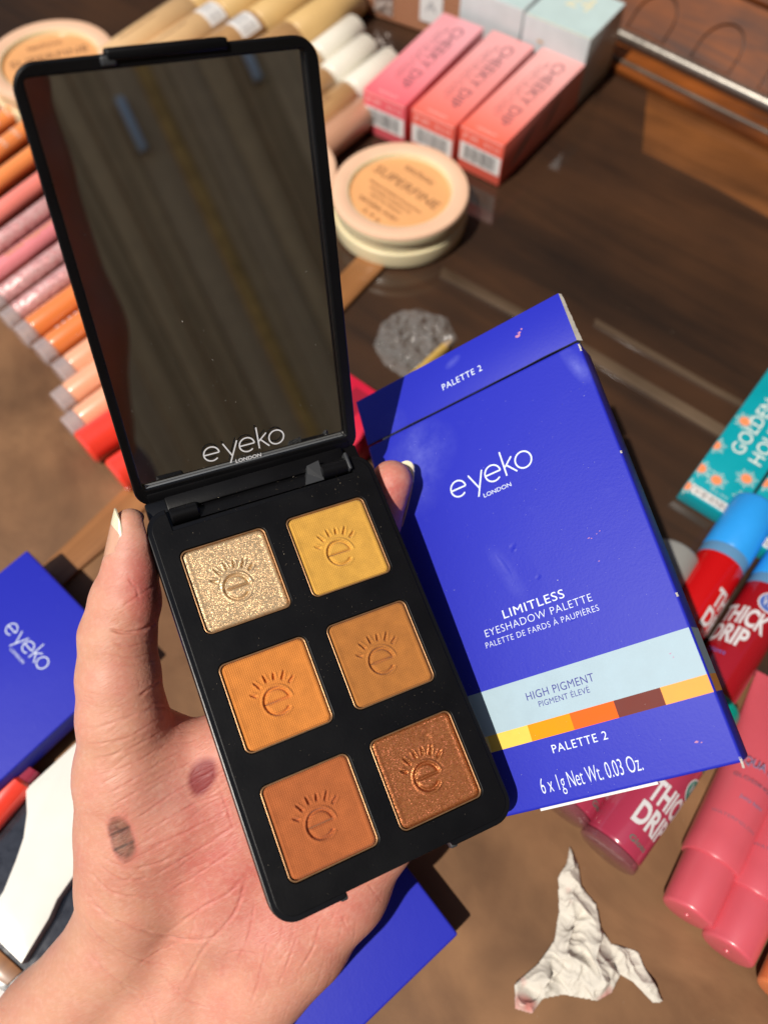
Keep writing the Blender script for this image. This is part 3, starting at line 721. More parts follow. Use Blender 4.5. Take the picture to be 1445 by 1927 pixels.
compact(753, 357, 37.4, ang((700, 300), (810, 370)), 'cream round powder compact in front of the three coral boxes')
compact(95, 112, 39.5, ang((40, 118), (150, 92)), 'cream round powder compact in the top left corner behind the mirror lid')
compact(508, 322, 37.0, ang((400, 300), (500, 350)), 'cream round powder compact mostly hidden behind the mirror lid, beside the other compact')

# --- three coral lip boxes
k_ = 87.5
CB = [((.487, 2.597), -.646, 'rightmost of the three coral lip boxes, its dark side open to the table', (.80, .13, .085), (.86, .40, .38)),
      ((.179, 2.765), -.616, 'middle one of the three coral lip boxes', (.78, .135, .10), (.84, .36, .36)),
      ((-.1357, 2.959), -.592, 'leftmost of the three coral lip boxes, the pinkest one', (.80, .12, .15), (.84, .36, .40))]
bw, bl, bh = .3326*k_, .9977*k_, .3117*k_
M_scuff = mat('pale_scuff', (.30, .25, .24), .7)
for i, ((bx_, by_), ya, lab, c0, c1) in enumerate(CB):
    M = mtx((math.cos(ya), math.sin(ya), 0), None, (0, 0, 1), (bx_*k_, by_*k_, 0))
    t = empty('lip_box', lab, 'box', M, 'coral lip boxes in a row')
    box('carton_body', .15, bw-.15, 0, bl, 0, bh, gradient_mat('coral_card', c0, c1, 1, 0, bl*.75, rough=.42, c2=tuple(.6*a_+.4*b_ for a_, b_ in zip(c0, c1))), t, bev=.5)
    Mg = mat('grey_print', (.13, .06, .08), .5)
    RT = np.array([[0, 1, 0], [-1, 0, 0], [0, 0, 1]])
    def vtext(s, x, y, w_, h_, m):      # reads from the far end towards the near end
        return text(s, x, y, bh+.04, w_, h_, m, t, R=RT)
    vtext('CHEEKY DIP', bw*.50, bl*.90, bl*.74, bw*.25, Mg)
    vtext('BLUSH & LIP STAIN', bw*.36, bl*.85, bl*.64, bw*.06, Mg)
    vtext('FARD A JOUES ET LEVRES', bw*.27, bl*.80, bl*.56, bw*.05, Mg)
    Mp = mat('pale_print', (.90, .62, .58), .5)
    text('MAXIMUM', bw*.30, bl*.035, bh+.04, bw*.42, bw*.05, Mp, t)
    # front end: symbols and barcode
    FM = Matrix.Translation((0, -.0005, 0)) @ Matrix.Rotation(math.radians(90), 4, 'X')
    barcode(1.0, bw-1.0, bh*.24, bh*.66, t, FM, seed=3+i)
    text('P M', bw*.1, bh*.76, .05, bw*.30, bh*.11, Mp, t, FM); text('R S 12', bw*.58, bh*.76, .05, bw*.32, bh*.10, Mp, t, FM)
    quads('white_line', [(.7, bw-.7, bh*.955, bh*.975)], .05, Mp, t, FM)
    if i == 0:
        SM_ = mtx((0, 1, 0), None, (1, 0, 0), (bw+.05, 0, 0))
        V = []
        for (u0, u1, w0, w1) in ((.12, .38, .22, .72), (.52, .70, .30, .8)):
            o = mesh('scuff', [(bl*(u0+(u1-u0)*tt), bh*(w0+(w1-w0)*tt)+s_*bh*.09*math.sin(math.pi*(tt*.9+.05)), 0) for tt in np.linspace(0, 1, 9) for s_ in (-1, 1)],
                 [(2*q, 2*q+1, 2*q+3, 2*q+2) for q in range(8)], M_scuff, t, SM_)

# --- two pale grey boxes behind them
M_pale = mat('pale_grey_card', (.50, .56, .57), .45, noise=.05, nscale=12); M_pale2 = mat('pale_green_grey_card', (.47, .60, .60), .4, noise=.04, nscale=10)
M_cream_print = mat('cream_print', (.85, .80, .55), .4, metal=.2)
H24 = 42.0
fl_, fr_, br_ = T(987, 25, H24), T(1111, 75, H24), T(1176, 5, H24)
x_ = fr_-fl_; wd24 = np.linalg.norm(x_); x_ /= wd24; dp = abs((br_-fr_)@np.cross((0, 0, 1), x_)); 
M = mtx(x_, None, (0, 0, 1), (fl_[0], fl_[1], 0))
t = empty('pale_box', 'pale grey green box marked 24 behind the coral boxes', 'box', M, 'pale grey boxes')
box('carton_body', 0, wd24, 0, dp, 0, H24, M_pale, t, bev=.7); quads('top_panel', [(.8, wd24-.8, .8, dp-.8)], H24+.04, M_pale2, t)
text('24', wd24*.32, dp*.50, H24+.09, wd24*.36, dp*.36, M_cream_print, t)
quads('gold_edge', [(.4, wd24-.4, .25, .8)], H24+.05, M_cream_print, t)
smear(t, [(wd24*.30, 0, 2.4)], 1, mat('tan_stain', (.55, .42, .28), .7), 3).matrix_local = Matrix.Translation((0, -.002, .30)) @ Matrix.Rotation(math.radians(90), 4, 'X')
M2 = M.copy(); sh = x_*(-(wd24+2.0))+np.cross((0, 0, 1), x_)*2; M2.translation = Vector(((fl_[0]+sh[0])*S, (fl_[1]+sh[1])*S, 0))
t = empty('pale_box', 'plain pale grey box at the top edge, left of the box marked 24', 'box', M2, 'pale grey boxes')
box('carton_body', 0, wd24, 0, dp, 0, H24, M_pale, t, bev=.7); quads('top_panel', [(.8, wd24-.8, .8, dp-.8)], H24+.04, M_pale2, t)

# --- brown ribbed box with glitter stripe, magenta top
a0, a1 = T(600, 26, 0), T(850, 112, 0); x_ = a1-a0; wb = np.linalg.norm(x_); x_ /= wb
M = mtx(x_, None, (0, 0, 1), a0+np.cross((0, 0, 1), x_)*16)
t = empty('ribbed_box', 'brown ribbed box with magenta top and white sticker at the top edge', 'box', M)
HB = 40
box('carton_body', 0, wb, 0, 40, 0, HB, mat('cocoa_card', (.33, .12, .045), .6), t, bev=.5)
M_rib = mat('rib_card', (.42, .17, .07), .55); Mr = mat('rib_print', (.24, .085, .03), .6)
for i in range(22):
    o = mesh('rib', [(0.5, -.05, 1+i*1.8), (wb-.5, -.05, 1+i*1.8), (wb-.5, -.55, 1.5+i*1.8), (.5, -.55, 1.5+i*1.8), (wb-.5, -.05, 2.2+i*1.8), (.5, -.05, 2.2+i*1.8)], [(0, 1, 2, 3), (3, 2, 4, 5)], M_rib if i % 2 else Mr, t)
FM = Matrix.Translation((0, -.007, 0)) @ Matrix.Rotation(math.radians(90), 4, 'X')
quads('glitter_stripe', [(wb*.34, wb*.48, 4, HB-.5)], .05, glitter_mat('silver_glitter', (.45, .33, .27), (.9, .8, .75), (.2, .12, .09), cell=60, metal=.4, amp=.6), t, FM)
quads('sticker', [(wb*.68, wb*.84, 8, 29)], .10, M_whitep, t, FM)
text('A', wb*.72, 15, .14, wb*.08, 7, mat('grey_ink', (.35, .35, .36), .6), t, FM)
quads('magenta_top', [(0.5, wb-.5, .5, 39)], HB+.05, mat('magenta_card', (.50, .02, .18), .4), t)

# --- concealers: tan tubes with white caps, and tan tubes with stickers
def stick(pa, pb, r, segs, label, group, name='concealer_tube', cat='concealer', h=None, extra=None, parts=('body',)):
    M, L = axM(pa, pb, h if h is not None else r)
    t = empty(name, label, cat, M, group)
    x = 0
    for (nm, ln, rr, m, br) in segs:
        e_ = br
        lathe(nm, [(0, x), (rr-e_, x), (rr, x+e_), (rr, x+ln-e_), (rr-e_, x+ln), (0, x+ln)], m, t, n=36, ax='X', smooth=50)
        x += ln
    if extra: extra(t)
    return t
M_tan = mat('tan_plastic', (.50, .29, .13), .33, coat=.3, noise=.04); M_tan2 = mat('light_tan_plastic', (.66, .43, .22), .3, coat=.3, noise=.04)
M_cap = mat('white_cap', (.74, .70, .60), .35, noise=.02); M_pinkt = mat('rosy_tan_plastic', (.56, .30, .19), .35, coat=.3)
def conc(pa, pb, m, label, r=9.5):
    def ex(t):
        for q in range(3): wrap_text(('COVER', 'FLAWLESS CONCEALER', 'ANTICERNES 8 ML')[q], 12, r, -.2+.25*q, 34, 1.4, M_brownp, t, across=False)
    return stick(pa, pb, r, [('tube_body', 62, r, m, 1.0), ('collar', 2, r*.9, M_cap, .2), ('cap', 40, r*.98, M_cap, 1.4)], label, 'white capped concealer tubes', extra=ex)
def ext(p, q, back):           # start further back along the line q->p
    d_ = np.array(p, float)-np.array(q, float); d_ /= np.linalg.norm(d_); return tuple(np.array(p, float)+d_*back)
conc(ext((640, 78), (706, 26), 220), (706, 26), M_tan2, 'white capped tan concealer tube, farthest of the row beside the coral boxes')
conc(ext((655, 122), (730, 62), 215), (730, 62), M_tan, 'middle white capped concealer tube beside the coral boxes')
conc(ext((695, 150), (772, 88), 215), (772, 88), M_tan, 'white capped concealer tube nearest the coral boxes')
stick((540, 330), (705, 196), 9, [('tube_body', 70, 9, M_pinkt, 1.0)], 'rosy tan tube lying between the mirror lid and the leftmost coral box', 'tan concealer tubes', extra=lambda t: wrap_text('CONCEAL PERFECT', 34, 9, .3, 32, 1.6, M_brownp, t, across=False))
def tan(pa, pb, r, m, label, sticker=None):
    def ex(t):
        if sticker:
            V = []; a0_, a1_ = sticker[2], sticker[3]
            for q in range(9):
                an = a0_+(a1_-a0_)*q/8
                for x in (sticker[0], sticker[1]): V.append((x, (r+.1)*math.sin(an), (r+.1)*math.cos(an)))
            mesh('sticker', V, [(2*q, 2*q+1, 2*q+3, 2*q+2) for q in range(8)], M_whitep, t)
            V, Fc = [], []; rs = np.random.RandomState(3)
            for u in np.linspace(a0_+.12, a1_-.12, 16):
                b = len(V); w_ = rs.choice([.015, .03])
                for x in (sticker[0]+2, sticker[1]-2):
                    for an in (u, u+w_): V.append((x, (r+.16)*math.sin(an), (r+.16)*math.cos(an)))
                Fc.append((b, b+1, b+3, b+2))
            mesh('barcode_bars', V, Fc, mat('barcode_grey', (.2, .2, .22), .6), t)['kind'] = 'stuff'
        wrap_text('FOUNDATION', 14, r, -.1, 30, 2.0, M_brownp, t, across=False)
    return stick(pa, pb, r, [('tube_body', 72, r, m, 1.2), ('cap', 60, r*.99, mat('tan_cap', (.62, .41, .17), .38, noise=.03), 1.2)], label, 'tan foundation tubes', name='foundation_tube', cat='foundation', extra=ex)
tan((205, 128), (420, -20), 11.5, M_tan2, 'light tan tube, leftmost of the row behind the mirror lid')
tan((262, 142), (480, -8), 11.5, M_tan2, 'light tan tube with a white barcode sticker, second from the left behind the mirror lid', (56, 70, -1.0, .9))
tan((330, 160), (545, 10), 11.5, M_tan, 'tan tube with white sticker and tan cap, third from the left behind the mirror lid', (52, 68, -1.0, .8))
tan((400, 185), (610, 34), 12.0, M_tan, 'tan capped tube nearest the white capped concealers')

# --- row of lip glosses at the left edge
M_clear = bpy.data.materials.new('clear_plastic'); M_clear.use_nodes = True; q_ = NT(M_clear)
q_.b.inputs['Roughness'].default_value = .07; q_.b.inputs['Alpha'].default_value = .42; q_.b.inputs['Coat Weight'].default_value = 1; q_.b.inputs['Base Color'].default_value = (.72, .62, .62, 1)
M_gp = glitter_mat('pink_glitter', (.70, .33, .32), (.92, .66, .64), (.55, .22, .22), cell=110, metal=.3, amp=.4)
def lipm(n_, c, r=.22): return mat('gloss_'+n_, c, r, coat=.8, noise=.05, nscale=6, sss=.05)
cols = {'orange': lipm('orange', (.88, .29, .085)), 'coral': lipm('coral', (.88, .25, .20)), 'rose': lipm('rose', (.78, .25, .27)), 'pinkg': M_gp,
        'deeporange': lipm('deep_orange', (.78, .22, .055)), 'peach': lipm('peach', (.84, .40, .24)), 'red': lipm('red', (.86, .055, .03), .3)}
gold = mat('gold_print', (.85, .50, .08), .3, metal=.5)
GL = [((-120, 276), 'orange', 'orange lip gloss, topmost of the row at the left edge', 'w'), ((-108, 315), 'orange', 'orange lip gloss with white lettering, second from the top at the left edge', 'w'),
      ((-95, 356), 'orange', 'orange lip gloss, third from the top at the left edge', 'w'), ((-80, 402), 'orange', 'plain orange lip gloss, the one next to the coral tubes', 'p'),
      ((-66, 452), 'coral', 'coral lip gloss beside the orange ones', 'p'), ((-50, 498), 'pinkg', 'frosted pink lip gloss above the one with gold letters', 'p'),
      ((-25, 530), 'rose', 'rose lip gloss with gold lettering', 'g'), ((4, 562), 'pinkg', 'frosted pink lip gloss just below the gold lettered one', 'p'),
      ((32, 592), 'pinkg', 'frosted pink lip gloss with a dark end, last of the pink ones', 'p'), ((62, 622), 'deeporange', 'deep orange lip gloss in the middle of the left row', 'p'),
      ((98, 655), 'deeporange', 'deep orange lip gloss with a frosted stripe', 'f'), ((134, 692), 'peach', 'peach lip gloss, upper one of the three peach tubes', 'p'),
      ((132, 745), 'peach', 'peach lip gloss sticking out furthest to the left, middle of the three peach tubes', 'p'), ((152, 792), 'peach', 'peach lip gloss right above the red one', 'p')]
gd = np.array([.80, -.60])
for i, (p_, cn, lab, deco) in enumerate(GL):
    r = 5.5 if i < 9 else 6.6
    pb = tuple(np.array(p_)+gd*200)
    M, L = axM(p_, pb, r+.3)
    t = empty('lip_gloss', lab, 'lip gloss', M, 'lip glosses lying in a row at the left edge')
    lathe('clear_base', [(0, -7), (r-.8, -7), (r, -6.2), (r, 0), (r-.3, .2), (0, .2)], M_clear, t, n=28, ax='X')
    lathe('tube_body', [(0, .2), (r-.8, .2), (r, 1.4), (r, 62), (r-.6, 62.6), (0, 62.6)], cols[cn], t, n=32, ax='X')
    lathe('cap', [(0, 62.8), (r-.5, 62.8), (r, 63.4), (r, 96), (r-.8, 97), (0, 97)], cols[cn], t, n=28, ax='X')
    if deco == 'w':
        for q in range(3): wrap_text('VIVID'[:4], 30+q*10, r, .55, 8, 3.0, mat('white_ink', (.85, .72, .62), .5), t, across=True)
    if deco == 'g': wrap_text('Gloss Hypnotic', 16, r, -.15, 34, 3.0, gold, t, across=False)
    if deco == 'f': wrap_text('IIIIIIIIIIII', 8, r, .4, 44, 3.6, mat('frost', (.85, .75, .75), .4), t, across=False)
# red tubes at the end of the row
for i, (pa, lab) in enumerate((((160, 845), 'bright red lip tube with a black letter, just left of the mirror lid'), ((218, 898), 'bright red lip tube at the lower end of the left row'))):
    M, L = axM(pa, (pa[0]+160, pa[1]-112), 9)
    t = empty('lip_tube', lab, 'lip tube', M, 'bright red lip tubes')
    lathe('tube_body', [(0, 0), (7.6, 0), (8.8, 1.4), (8.8, 60), (7.4, 61), (0, 61)], cols['red'], t, n=36, ax='X')
    if i == 0: wrap_text('S', 24, 8.8, .1, 3.0, 3.4, mat('black_ink', (.02, .01, .01), .5), t, across=False)

# --- red carton behind the hinge, crumpled film
M = mtx(T(720, 800)-T(672, 850), None, (0, 0, 1), T(655, 880, 0))
t = empty('red_box', 'crimson box peeping out between the palette hinge and the blue carton', 'box', M)
box('carton_body', 0, 30, -4, 26, 0, 22, mat('crimson_card', (.62, .015, .05), .4, noise=.06), t, bev=.5)
quads('label', [(4, 26, 6, 16)], 22.05, mat('dark_crimson', (.30, .01, .03), .4), t)
def crumple(name, px, hmax, m, label, cat, n=90, freq=.25, thick=.35, seed=2, waves=8, sharp=2, fine=0):
    poly = np.array([T(x, y, 0)[:2] for x, y in px]); x0, y0 = poly.min(0); x1, y1 = poly.max(0)
    gx = np.linspace(x0, x1, n); gy = np.linspace(y0, y1, n); X, Y = np.meshgrid(gx, gy)
    # distance to outline and inside test
    ins = np.zeros(X.shape, bool); dist = np.full(X.shape, 1e9)
    for i in range(len(poly)):
        a_, b_ = poly[i], poly[(i+1) % len(poly)]
        c_ = ((a_[1] > Y) != (b_[1] > Y)) & (X < (b_[0]-a_[0])*(Y-a_[1])/(b_[1]-a_[1]+1e-12)+a_[0]); ins ^= c_
        ab = b_-a_; tt = np.clip(((X-a_[0])*ab[0]+(Y-a_[1])*ab[1])/(ab@ab), 0, 1)
        dist = np.minimum(dist, np.hypot(X-a_[0]-tt*ab[0], Y-a_[1]-tt*ab[1]))
    rs = np.random.RandomState(seed); f_ = np.zeros_like(X)
    for k_ in range(waves):
        th = rs.uniform(0, math.pi); fr = freq*rs.uniform(.6, 2.6); ph = rs.uniform(0, 6.28)
        wv = np.sin((X*math.cos(th)+Y*math.sin(th))*fr+ph+1.2*np.sin((X*math.sin(th)-Y*math.cos(th))*fr*.5+ph*2))
        f_ += (1-np.abs(wv))**sharp/(fr/freq)
    f_ = (f_-f_.min())/(f_.max()-f_.min())
    Z = (hmax*f_*(.30+.70*np.clip(dist/4.5, 0, 1)) if fine else hmax*np.clip(dist/(hmax*.8), 0, 1)**.55*(.15+.95*f_))+thick
    if fine: Z += fine*np.abs(np.sin(X*1.1+2.5*np.sin(Y*.7)))*np.abs(np.sin(Y*.9+2*np.sin(X*.6)))*np.clip(dist/2, 0, 1)
    Xd = X+1.0*np.sin(Y*.5+f_*6)*np.minimum(dist/3, 1); Yd = Y+1.0*np.sin(X*.45+f_*5)*np.minimum(dist/3, 1)
    idx = -np.ones(X.shape, int); V = []
    for j in range(n):
        for i in range(n):
            if ins[j, i]: idx[j, i] = len(V); V.append((Xd[j, i], Yd[j, i], Z[j, i]))
    Fc = [(idx[j, i], idx[j, i+1], idx[j+1, i+1], idx[j+1, i]) for j in range(n-1) for i in range(n-1) if min(idx[j, i], idx[j, i+1], idx[j+1, i+1], idx[j+1, i]) >= 0]
    o = mesh(name, V, Fc, m, None, None, 180)
    md = o.modifiers.new('s', 'SOLIDIFY'); md.thickness = thick*S; md.offset = -1
    tag(o, label, cat); return o
M_tissue = bpy.data.materials.new('tissue'); M_tissue.use_nodes = True; q_ = NT(M_tissue)
tc = q_.add('ShaderNodeTexCoord'); n1 = q_.add('ShaderNodeTexNoise'); n1.inputs['Scale'].default_value = 5.5; n1.inputs['Detail'].default_value = 2; q_.l(tc.outputs['Object'], n1.inputs['Vector'])
cr = q_.add('ShaderNodeValToRGB'); cr.color_ramp.elements[0].position = .64; cr.color_ramp.elements[0].color = (.62, .58, .51, 1); cr.color_ramp.elements[1].position = .72; cr.color_ramp.elements[1].color = (.56, .22, .19, 1)
q_.l(n1.outputs[0], cr.inputs[0]); q_.l(cr.outputs[0], q_.b.inputs['Base Color']); q_.b.inputs['Roughness'].default_value = .9
n2 = q_.add('ShaderNodeTexNoise'); n2.inputs['Scale'].default_value = 60; q_.l(tc.outputs['Object'], n2.inputs['Vector'])
bp = q_.add('ShaderNodeBump'); bp.inputs['Strength'].default_value = .4; bp.inputs['Distance'].default_value = .004; q_.l(n2.outputs[0], bp.inputs['Height']); q_.l(bp.outputs[0], q_.b.inputs['Normal'])
crumple('tissue', [(1070, 1592), (1088, 1628), (1092, 1668), (1120, 1700), (1128, 1745), (1150, 1775), (1200, 1790), (1208, 1815), (1228, 1850), (1246, 1885), (1225, 1888), (1190, 1850), (1165, 1835), (1150, 1868), (1120, 1884), (1060, 1872), (1020, 1880), (1000, 1908), (966, 1898), (966, 1850), (1010, 1812), (1040, 1770), (1050, 1715), (1048, 1650), (1062, 1625)], 9, M_tissue, 'crumpled white tissue with red makeup smears on the brown board', 'tissue', n=170, freq=.19, waves=8, sharp=1.7, fine=.25, thick=.22)
M_film = mat('clear_film', (.80, .80, .78), .08, spec=1.0, alpha=.075, bump=.6, bscale=14, bdist=.02)
crumple('plastic_film', [(700, 655), (716, 610), (748, 588), (790, 582), (842, 600), (862, 640), (820, 690), (760, 715), (722, 690)], 9, M_film, 'crumpled clear plastic film glinting behind the blue carton', 'plastic film', n=60, freq=.30, thick=.1, seed=5, waves=6)
M, L = axM((772, 712), (850, 640), 2); t = empty('yellow_pencil', 'short yellow pencil lying under the crumpled film', 'pencil', M)
lathe('pencil_barrel', [(0, 0), (2.2, 0), (2.2, 26), (0, 26)], mat('ochre_paint', (.50, .32, .08), .4), t, n=6, ax='X', smooth=None)
lathe('pencil_tip', [(2.2, 26), (.3, 32), (0, 32)], mat('pencil_wood', (.6, .42, .25), .6), t, n=12, ax='X')

# --- teal boxes with suns
M_teal = mat('teal_card', (.0, .30, .36), .4, noise=.05, nscale=8)
M_sunray = mat('pale_ray', (.55, .66, .60), .5); M_sunc = mat('orange_disc', (.95, .26, .10), .5)
HT = 9.0
f0, f1, f2 = T(1283, 920, HT), T(1383, 962, HT), T(1444, 696, HT)
yy_ = f2-f0; yy_ /= np.linalg.norm(yy_); x_ = np.cross(yy_, (0, 0, 1)); wt = 25.5
def teal(org, label):
    t = empty('sun_print_box', label, 'box', mtx(x_, None, (0, 0, 1), (org[0], org[1], 0)), 'teal boxes with printed suns')
    Lt = 95
    box('carton_body', 0, wt, 0, Lt, 0, HT, M_teal, t, bev=.5)
    def sun_(cx, cy, r, lo=0, hi=360):
        V, Fc = [], []
        for q in range(14):
            a_ = 2*math.pi*q/14; r1_ = r*(2.1 if q % 2 else 1.75); b = len(V)
            V += [(cx+r*1.12*math.cos(a_-.10), cy+r*1.12*math.sin(a_-.10)), (cx+r*1.12*math.cos(a_+.10), cy+r*1.12*math.sin(a_+.10)), (cx+r1_*math.cos(a_+.05), cy+r1_*math.sin(a_+.05)), (cx+r1_*math.cos(a_-.05), cy+r1_*math.sin(a_-.05))]
            Fc.append((b, b+1, b+2, b+3))
        V = [(min(max(a_, .4), wt-.4), b_, HT+.05) for a_, b_ in V]
        mesh('sun_rays', V, Fc, M_sunray, t)
        V = [(min(max(cx+r*math.cos(2*math.pi*q/20), .4), wt-.4), cy+r*math.sin(2*math.pi*q/20), HT+.07) for q in range(20)]
        mesh('sun_disc', V, [tuple(range(20))], M_sunc, t)
    for cx, cy in ((wt*.38, 13.5), (wt*.78, 22.5), (wt*.93, 11.5), (wt*.02, 30), (0.2, 2.8), (wt*.2, 50), (wt*.8, 88), (wt*.3, 84), (wt*.05, 14.8)):
        sun_(cx, cy, 2.4)
    RG = np.array([[0, -1, 0], [1, 0, 0], [0, 0, 1]])
    wp = mat('white_bubble_print', (.75, .76, .70), .5)
    def vt(s, x, y, w_, h_):
        text(s, x, y, HT+.10, w_, h_, wp, t, R=RG)
    vt('GOLDEN', wt*.50, 32, 36, 6.6); vt('HOUR', wt*.86, 32, 26, 6.6)
    quads('barcode_label', [(wt*.10, wt*.92, .9, 5.6)], HT+.05, M_whitep, t)
    barcode(wt*.10, wt*.92, .9, 5.6, t, seed=6, z=HT+.07, fill=False)
    text('Sun Sol', wt*.38, 7.6, HT+.06, wt*.32, 1.2, M_sunray, t)
    return t
teal(f0, 'teal box with orange suns, the whole one at the right edge')
teal(f0+x_*(wt+1.2)-np.cross((0, 0, 1), x_)*4, 'teal box with orange suns cut off by the right edge of the picture')

# --- fat lip gloss tubes
M_shell = mat('tinted_clear_shell', (.24, .07, .085), .08, coat=1, alpha=.72)
def drip(pa, pb, r, mbody, mcap, mring, lab, rot=0.0, logo_m=None, bodyL=62, capL=33, lines=('THICK', 'DRIP'), phi=-.75, end=True):
    """pa = foot of the tube, pb = a point towards the cap"""
    M, L = axM(pa, pb, r+.2)
    t = empty('thick_lip_gloss', lab, 'lip gloss', M, 'fat lip gloss tubes')
    lathe('clear_shell', [(0, -1.2), (r-1.2, -1.2), (r-.2, -.6), (r, .6), (r, 1.6), (r-1, 1.8), (r-1.6, .6), (0, .6)], M_shell, t, n=48, ax='X')
    lathe('tube_body', [(0, 1.0), (r-1.5, 1.0), (r-.5, 2.2), (r-.1, 3.2), (r-.1, bodyL), (r-.6, bodyL+.2), (0, bodyL+.2)], mbody, t, n=48, ax='X', smooth=60)
    lathe('ring', [(0, bodyL+.2), (r-.2, bodyL+.2), (r-.1, bodyL+.6), (r-.1, bodyL+5.2), (r-.3, bodyL+5.4), (0, bodyL+5.4)], mring, t, n=48, ax='X')
    lathe('cap', [(0, bodyL+5.5), (r-.3, bodyL+5.5), (r, bodyL+5.9), (r, bodyL+capL), (r-.5, bodyL+capL+1.6), (r-2.2, bodyL+capL+2.4), (0, bodyL+capL+2.4)], mcap, t, n=48, ax='X', smooth=60)
    wp = mat('silver_white_print', (.62, .60, .62), .35)
    wrap_text(lines[0], bodyL-22, r, phi+rot, 19, 8.6, wp, t, across=True, bold=.035)
    wrap_text(lines[1], bodyL-32, r, phi+rot, 15, 8.6, wp, t, across=True, bold=.035)
    disc_cyl('logo_disc', bodyL-8, phi+rot-15/r, 4.6, r, wp, t, .10)
    disc_cyl('logo_disc', bodyL-8, phi+rot-15/r, 4.0, r, logo_m, t, .16)
    wrap_text('W7', bodyL-10.2, r, phi+rot-12.2/r, 5.6, 4.6, wp, t, across=True, off=.24)
    wrap_text('Gloss', bodyL-38, r, phi+rot-3/r, 8, 2.2, logo_m, t, across=True)
    return t
M_sky = mat('sky_blue_cap', (.025, .30, .78), .3, noise=.04); M_sky2 = mat('steel_blue_ring', (.10, .24, .42), .35)
M_redg = mat('red_gloss', (.50, .004, .006), .18, coat=.8); M_redd = mat('dark_red_gloss', (.30, .006, .012), .18, coat=.8)
M_mag = mat('raspberry_gloss', (.36, .035, .075), .2, coat=.9); M_grn = mat('green_cap', (.0, .28, .22), .3, noise=.05); M_grn2 = mat('dark_green_ring', (.0, .16, .13), .35)
M_bl = mat('blue_ink', (.07, .13, .42), .4); M_gi = mat('green_ink', (.0, .20, .15), .4)
dtip = np.array([90., -142.]); dtip /= np.linalg.norm(dtip)
def back(p, L): return tuple(np.array(p)-dtip*L)
drip(back((1402, 985), 350), (1402, 985), 10.3, M_redg, M_sky, M_sky2, 'red lip gloss tube with blue cap beside the blue carton', .35, M_bl)
drip(back((1492, 1050), 350), (1492, 1050), 10.3, M_redd, M_sky, M_sky2, 'dark red lip gloss tube with blue cap at the right edge', 2.2, M_bl)
drip(back((1238, 1098), 350), (1238, 1098), 10.3, M_redg, mat('grey_cap', (.25, .25, .24), .4), M_sky2, 'red lip gloss tube whose cap just shows beside the edge of the blue carton', .2, M_bl)
d2 = np.array([165., -235.]); d2 /= np.linalg.norm(d2)
drip((1143, 1602), tuple(np.array((1143, 1602))+d2*200), 11.3, M_mag, M_grn, M_grn2, 'raspberry lip gloss tube with green cap sticking out from under the blue carton', .92, M_gi, bodyL=44, capL=26)
drip((1058, 1520), tuple(np.array((1058, 1520))+d2*200), 10.6, M_mag, M_grn, M_grn2, 'raspberry lip gloss tube showing only its clear foot under the blue carton', .4, M_gi, bodyL=44, capL=26)
drip((1250, 1560), tuple(np.array((1250, 1560))+np.array((.50, -.87))*200), 10.0, M_redd, M_grn, M_grn2, 'dark red lip gloss tube with green cap lying between the carton and the pink tubes', 2.6, M_gi, bodyL=34) if False else None

# --- pink squeeze tubes
def squeeze(pa, pb, label, col, L1=20, dots=True, group='pink squeeze tubes'):
    M, L = axM(pa, pb, 9.9, 3.2); t = empty('squeeze_tube', label, 'squeeze tube', M, group)
    m = mat('satin_'+col[0], col[1], .32, coat=.35, coatr=.2, noise=.05, nscale=5, sss=.08)
    lathe('cap', [(0, .35), (1.0, .35), (1.2, .1), (7.6, .0), (8.5, .35), (8.9, 1.2), (9.4, L1-.6), (9.4, L1), (0, L1)], m, t, n=56, ax='X', smooth=50)
    lathe('cap_nub', [(0, -.5), (.7, -.4), (1.0, .3)], m, t, n=14, ax='X')
    # body flattens towards the crimp at the far end
    V, Fc = [], []; n = 56; st = [(L1-.1, 9.2), (L1+.0, 10.1), (L1+.9, 10.5), (L1+8, 10.6), (L1+20, 10.7), (L1+32, 10.9), (L1+46, 11.5), (L1+60, 12.4), (L1+72, 13.2), (L1+80, 13.6)]
    for j, (x, r) in enumerate(st):
        f_ = max(0, (x-L1-20)/60); vz = r*(1-.93*f_**1.3) if f_ > 0 else r
        for q in range(n):
            a_ = 2*math.pi*q/n; V.append((x, r*math.cos(a_), vz*math.sin(a_)))
    for j in range(len(st)-1):
        for q in range(n): Fc.append((j*n+q, j*n+(q+1) % n, (j+1)*n+(q+1) % n, (j+1)*n+q))
    Fc.append(tuple(range(n))[::-1]); Fc.append(tuple(range((len(st)-1)*n, len(st)*n)))
    mesh('tube_body', V, Fc, m, t, None, 50)
    if dots:
        bl_ = mat('faded_blue_print', (.20, .22, .36), .45); gr = mat('faded_grey_print', (.28, .12, .17), .5)
        wrap_text('AQUA LIP', L1+37, 10.9, .85, 16, 3.4, bl_, t, across=True)
        wrap_text('GLOSSING', L1+31, 10.9, .75, 14, 1.5, gr, t, across=True)
        wrap_text('Juicy balm', L1+24, 10.7, .3, 9, 1.5, bl_, t, across=True)
        wrap_text('WATERMELON', L1+15, 10.65, .95, 17, 1.3, gr, t, across=True)
    return t
squeeze((1291, 1722), (1434, 1405), 'pink squeeze tube, the left one with its cap towards the tissue', ('pink', (.60, .095, .125)))
squeeze((1366, 1790), (1513, 1470), 'pink squeeze tube, the right one cut off by the picture edge', ('pink', (.60, .095, .125)))
squeeze((1472, 1880), (1620, 1560), 'orange squeeze tube with only its cap corner showing at the lower right', ('apricot', (.72, .20, .07)), dots=False, group=None)

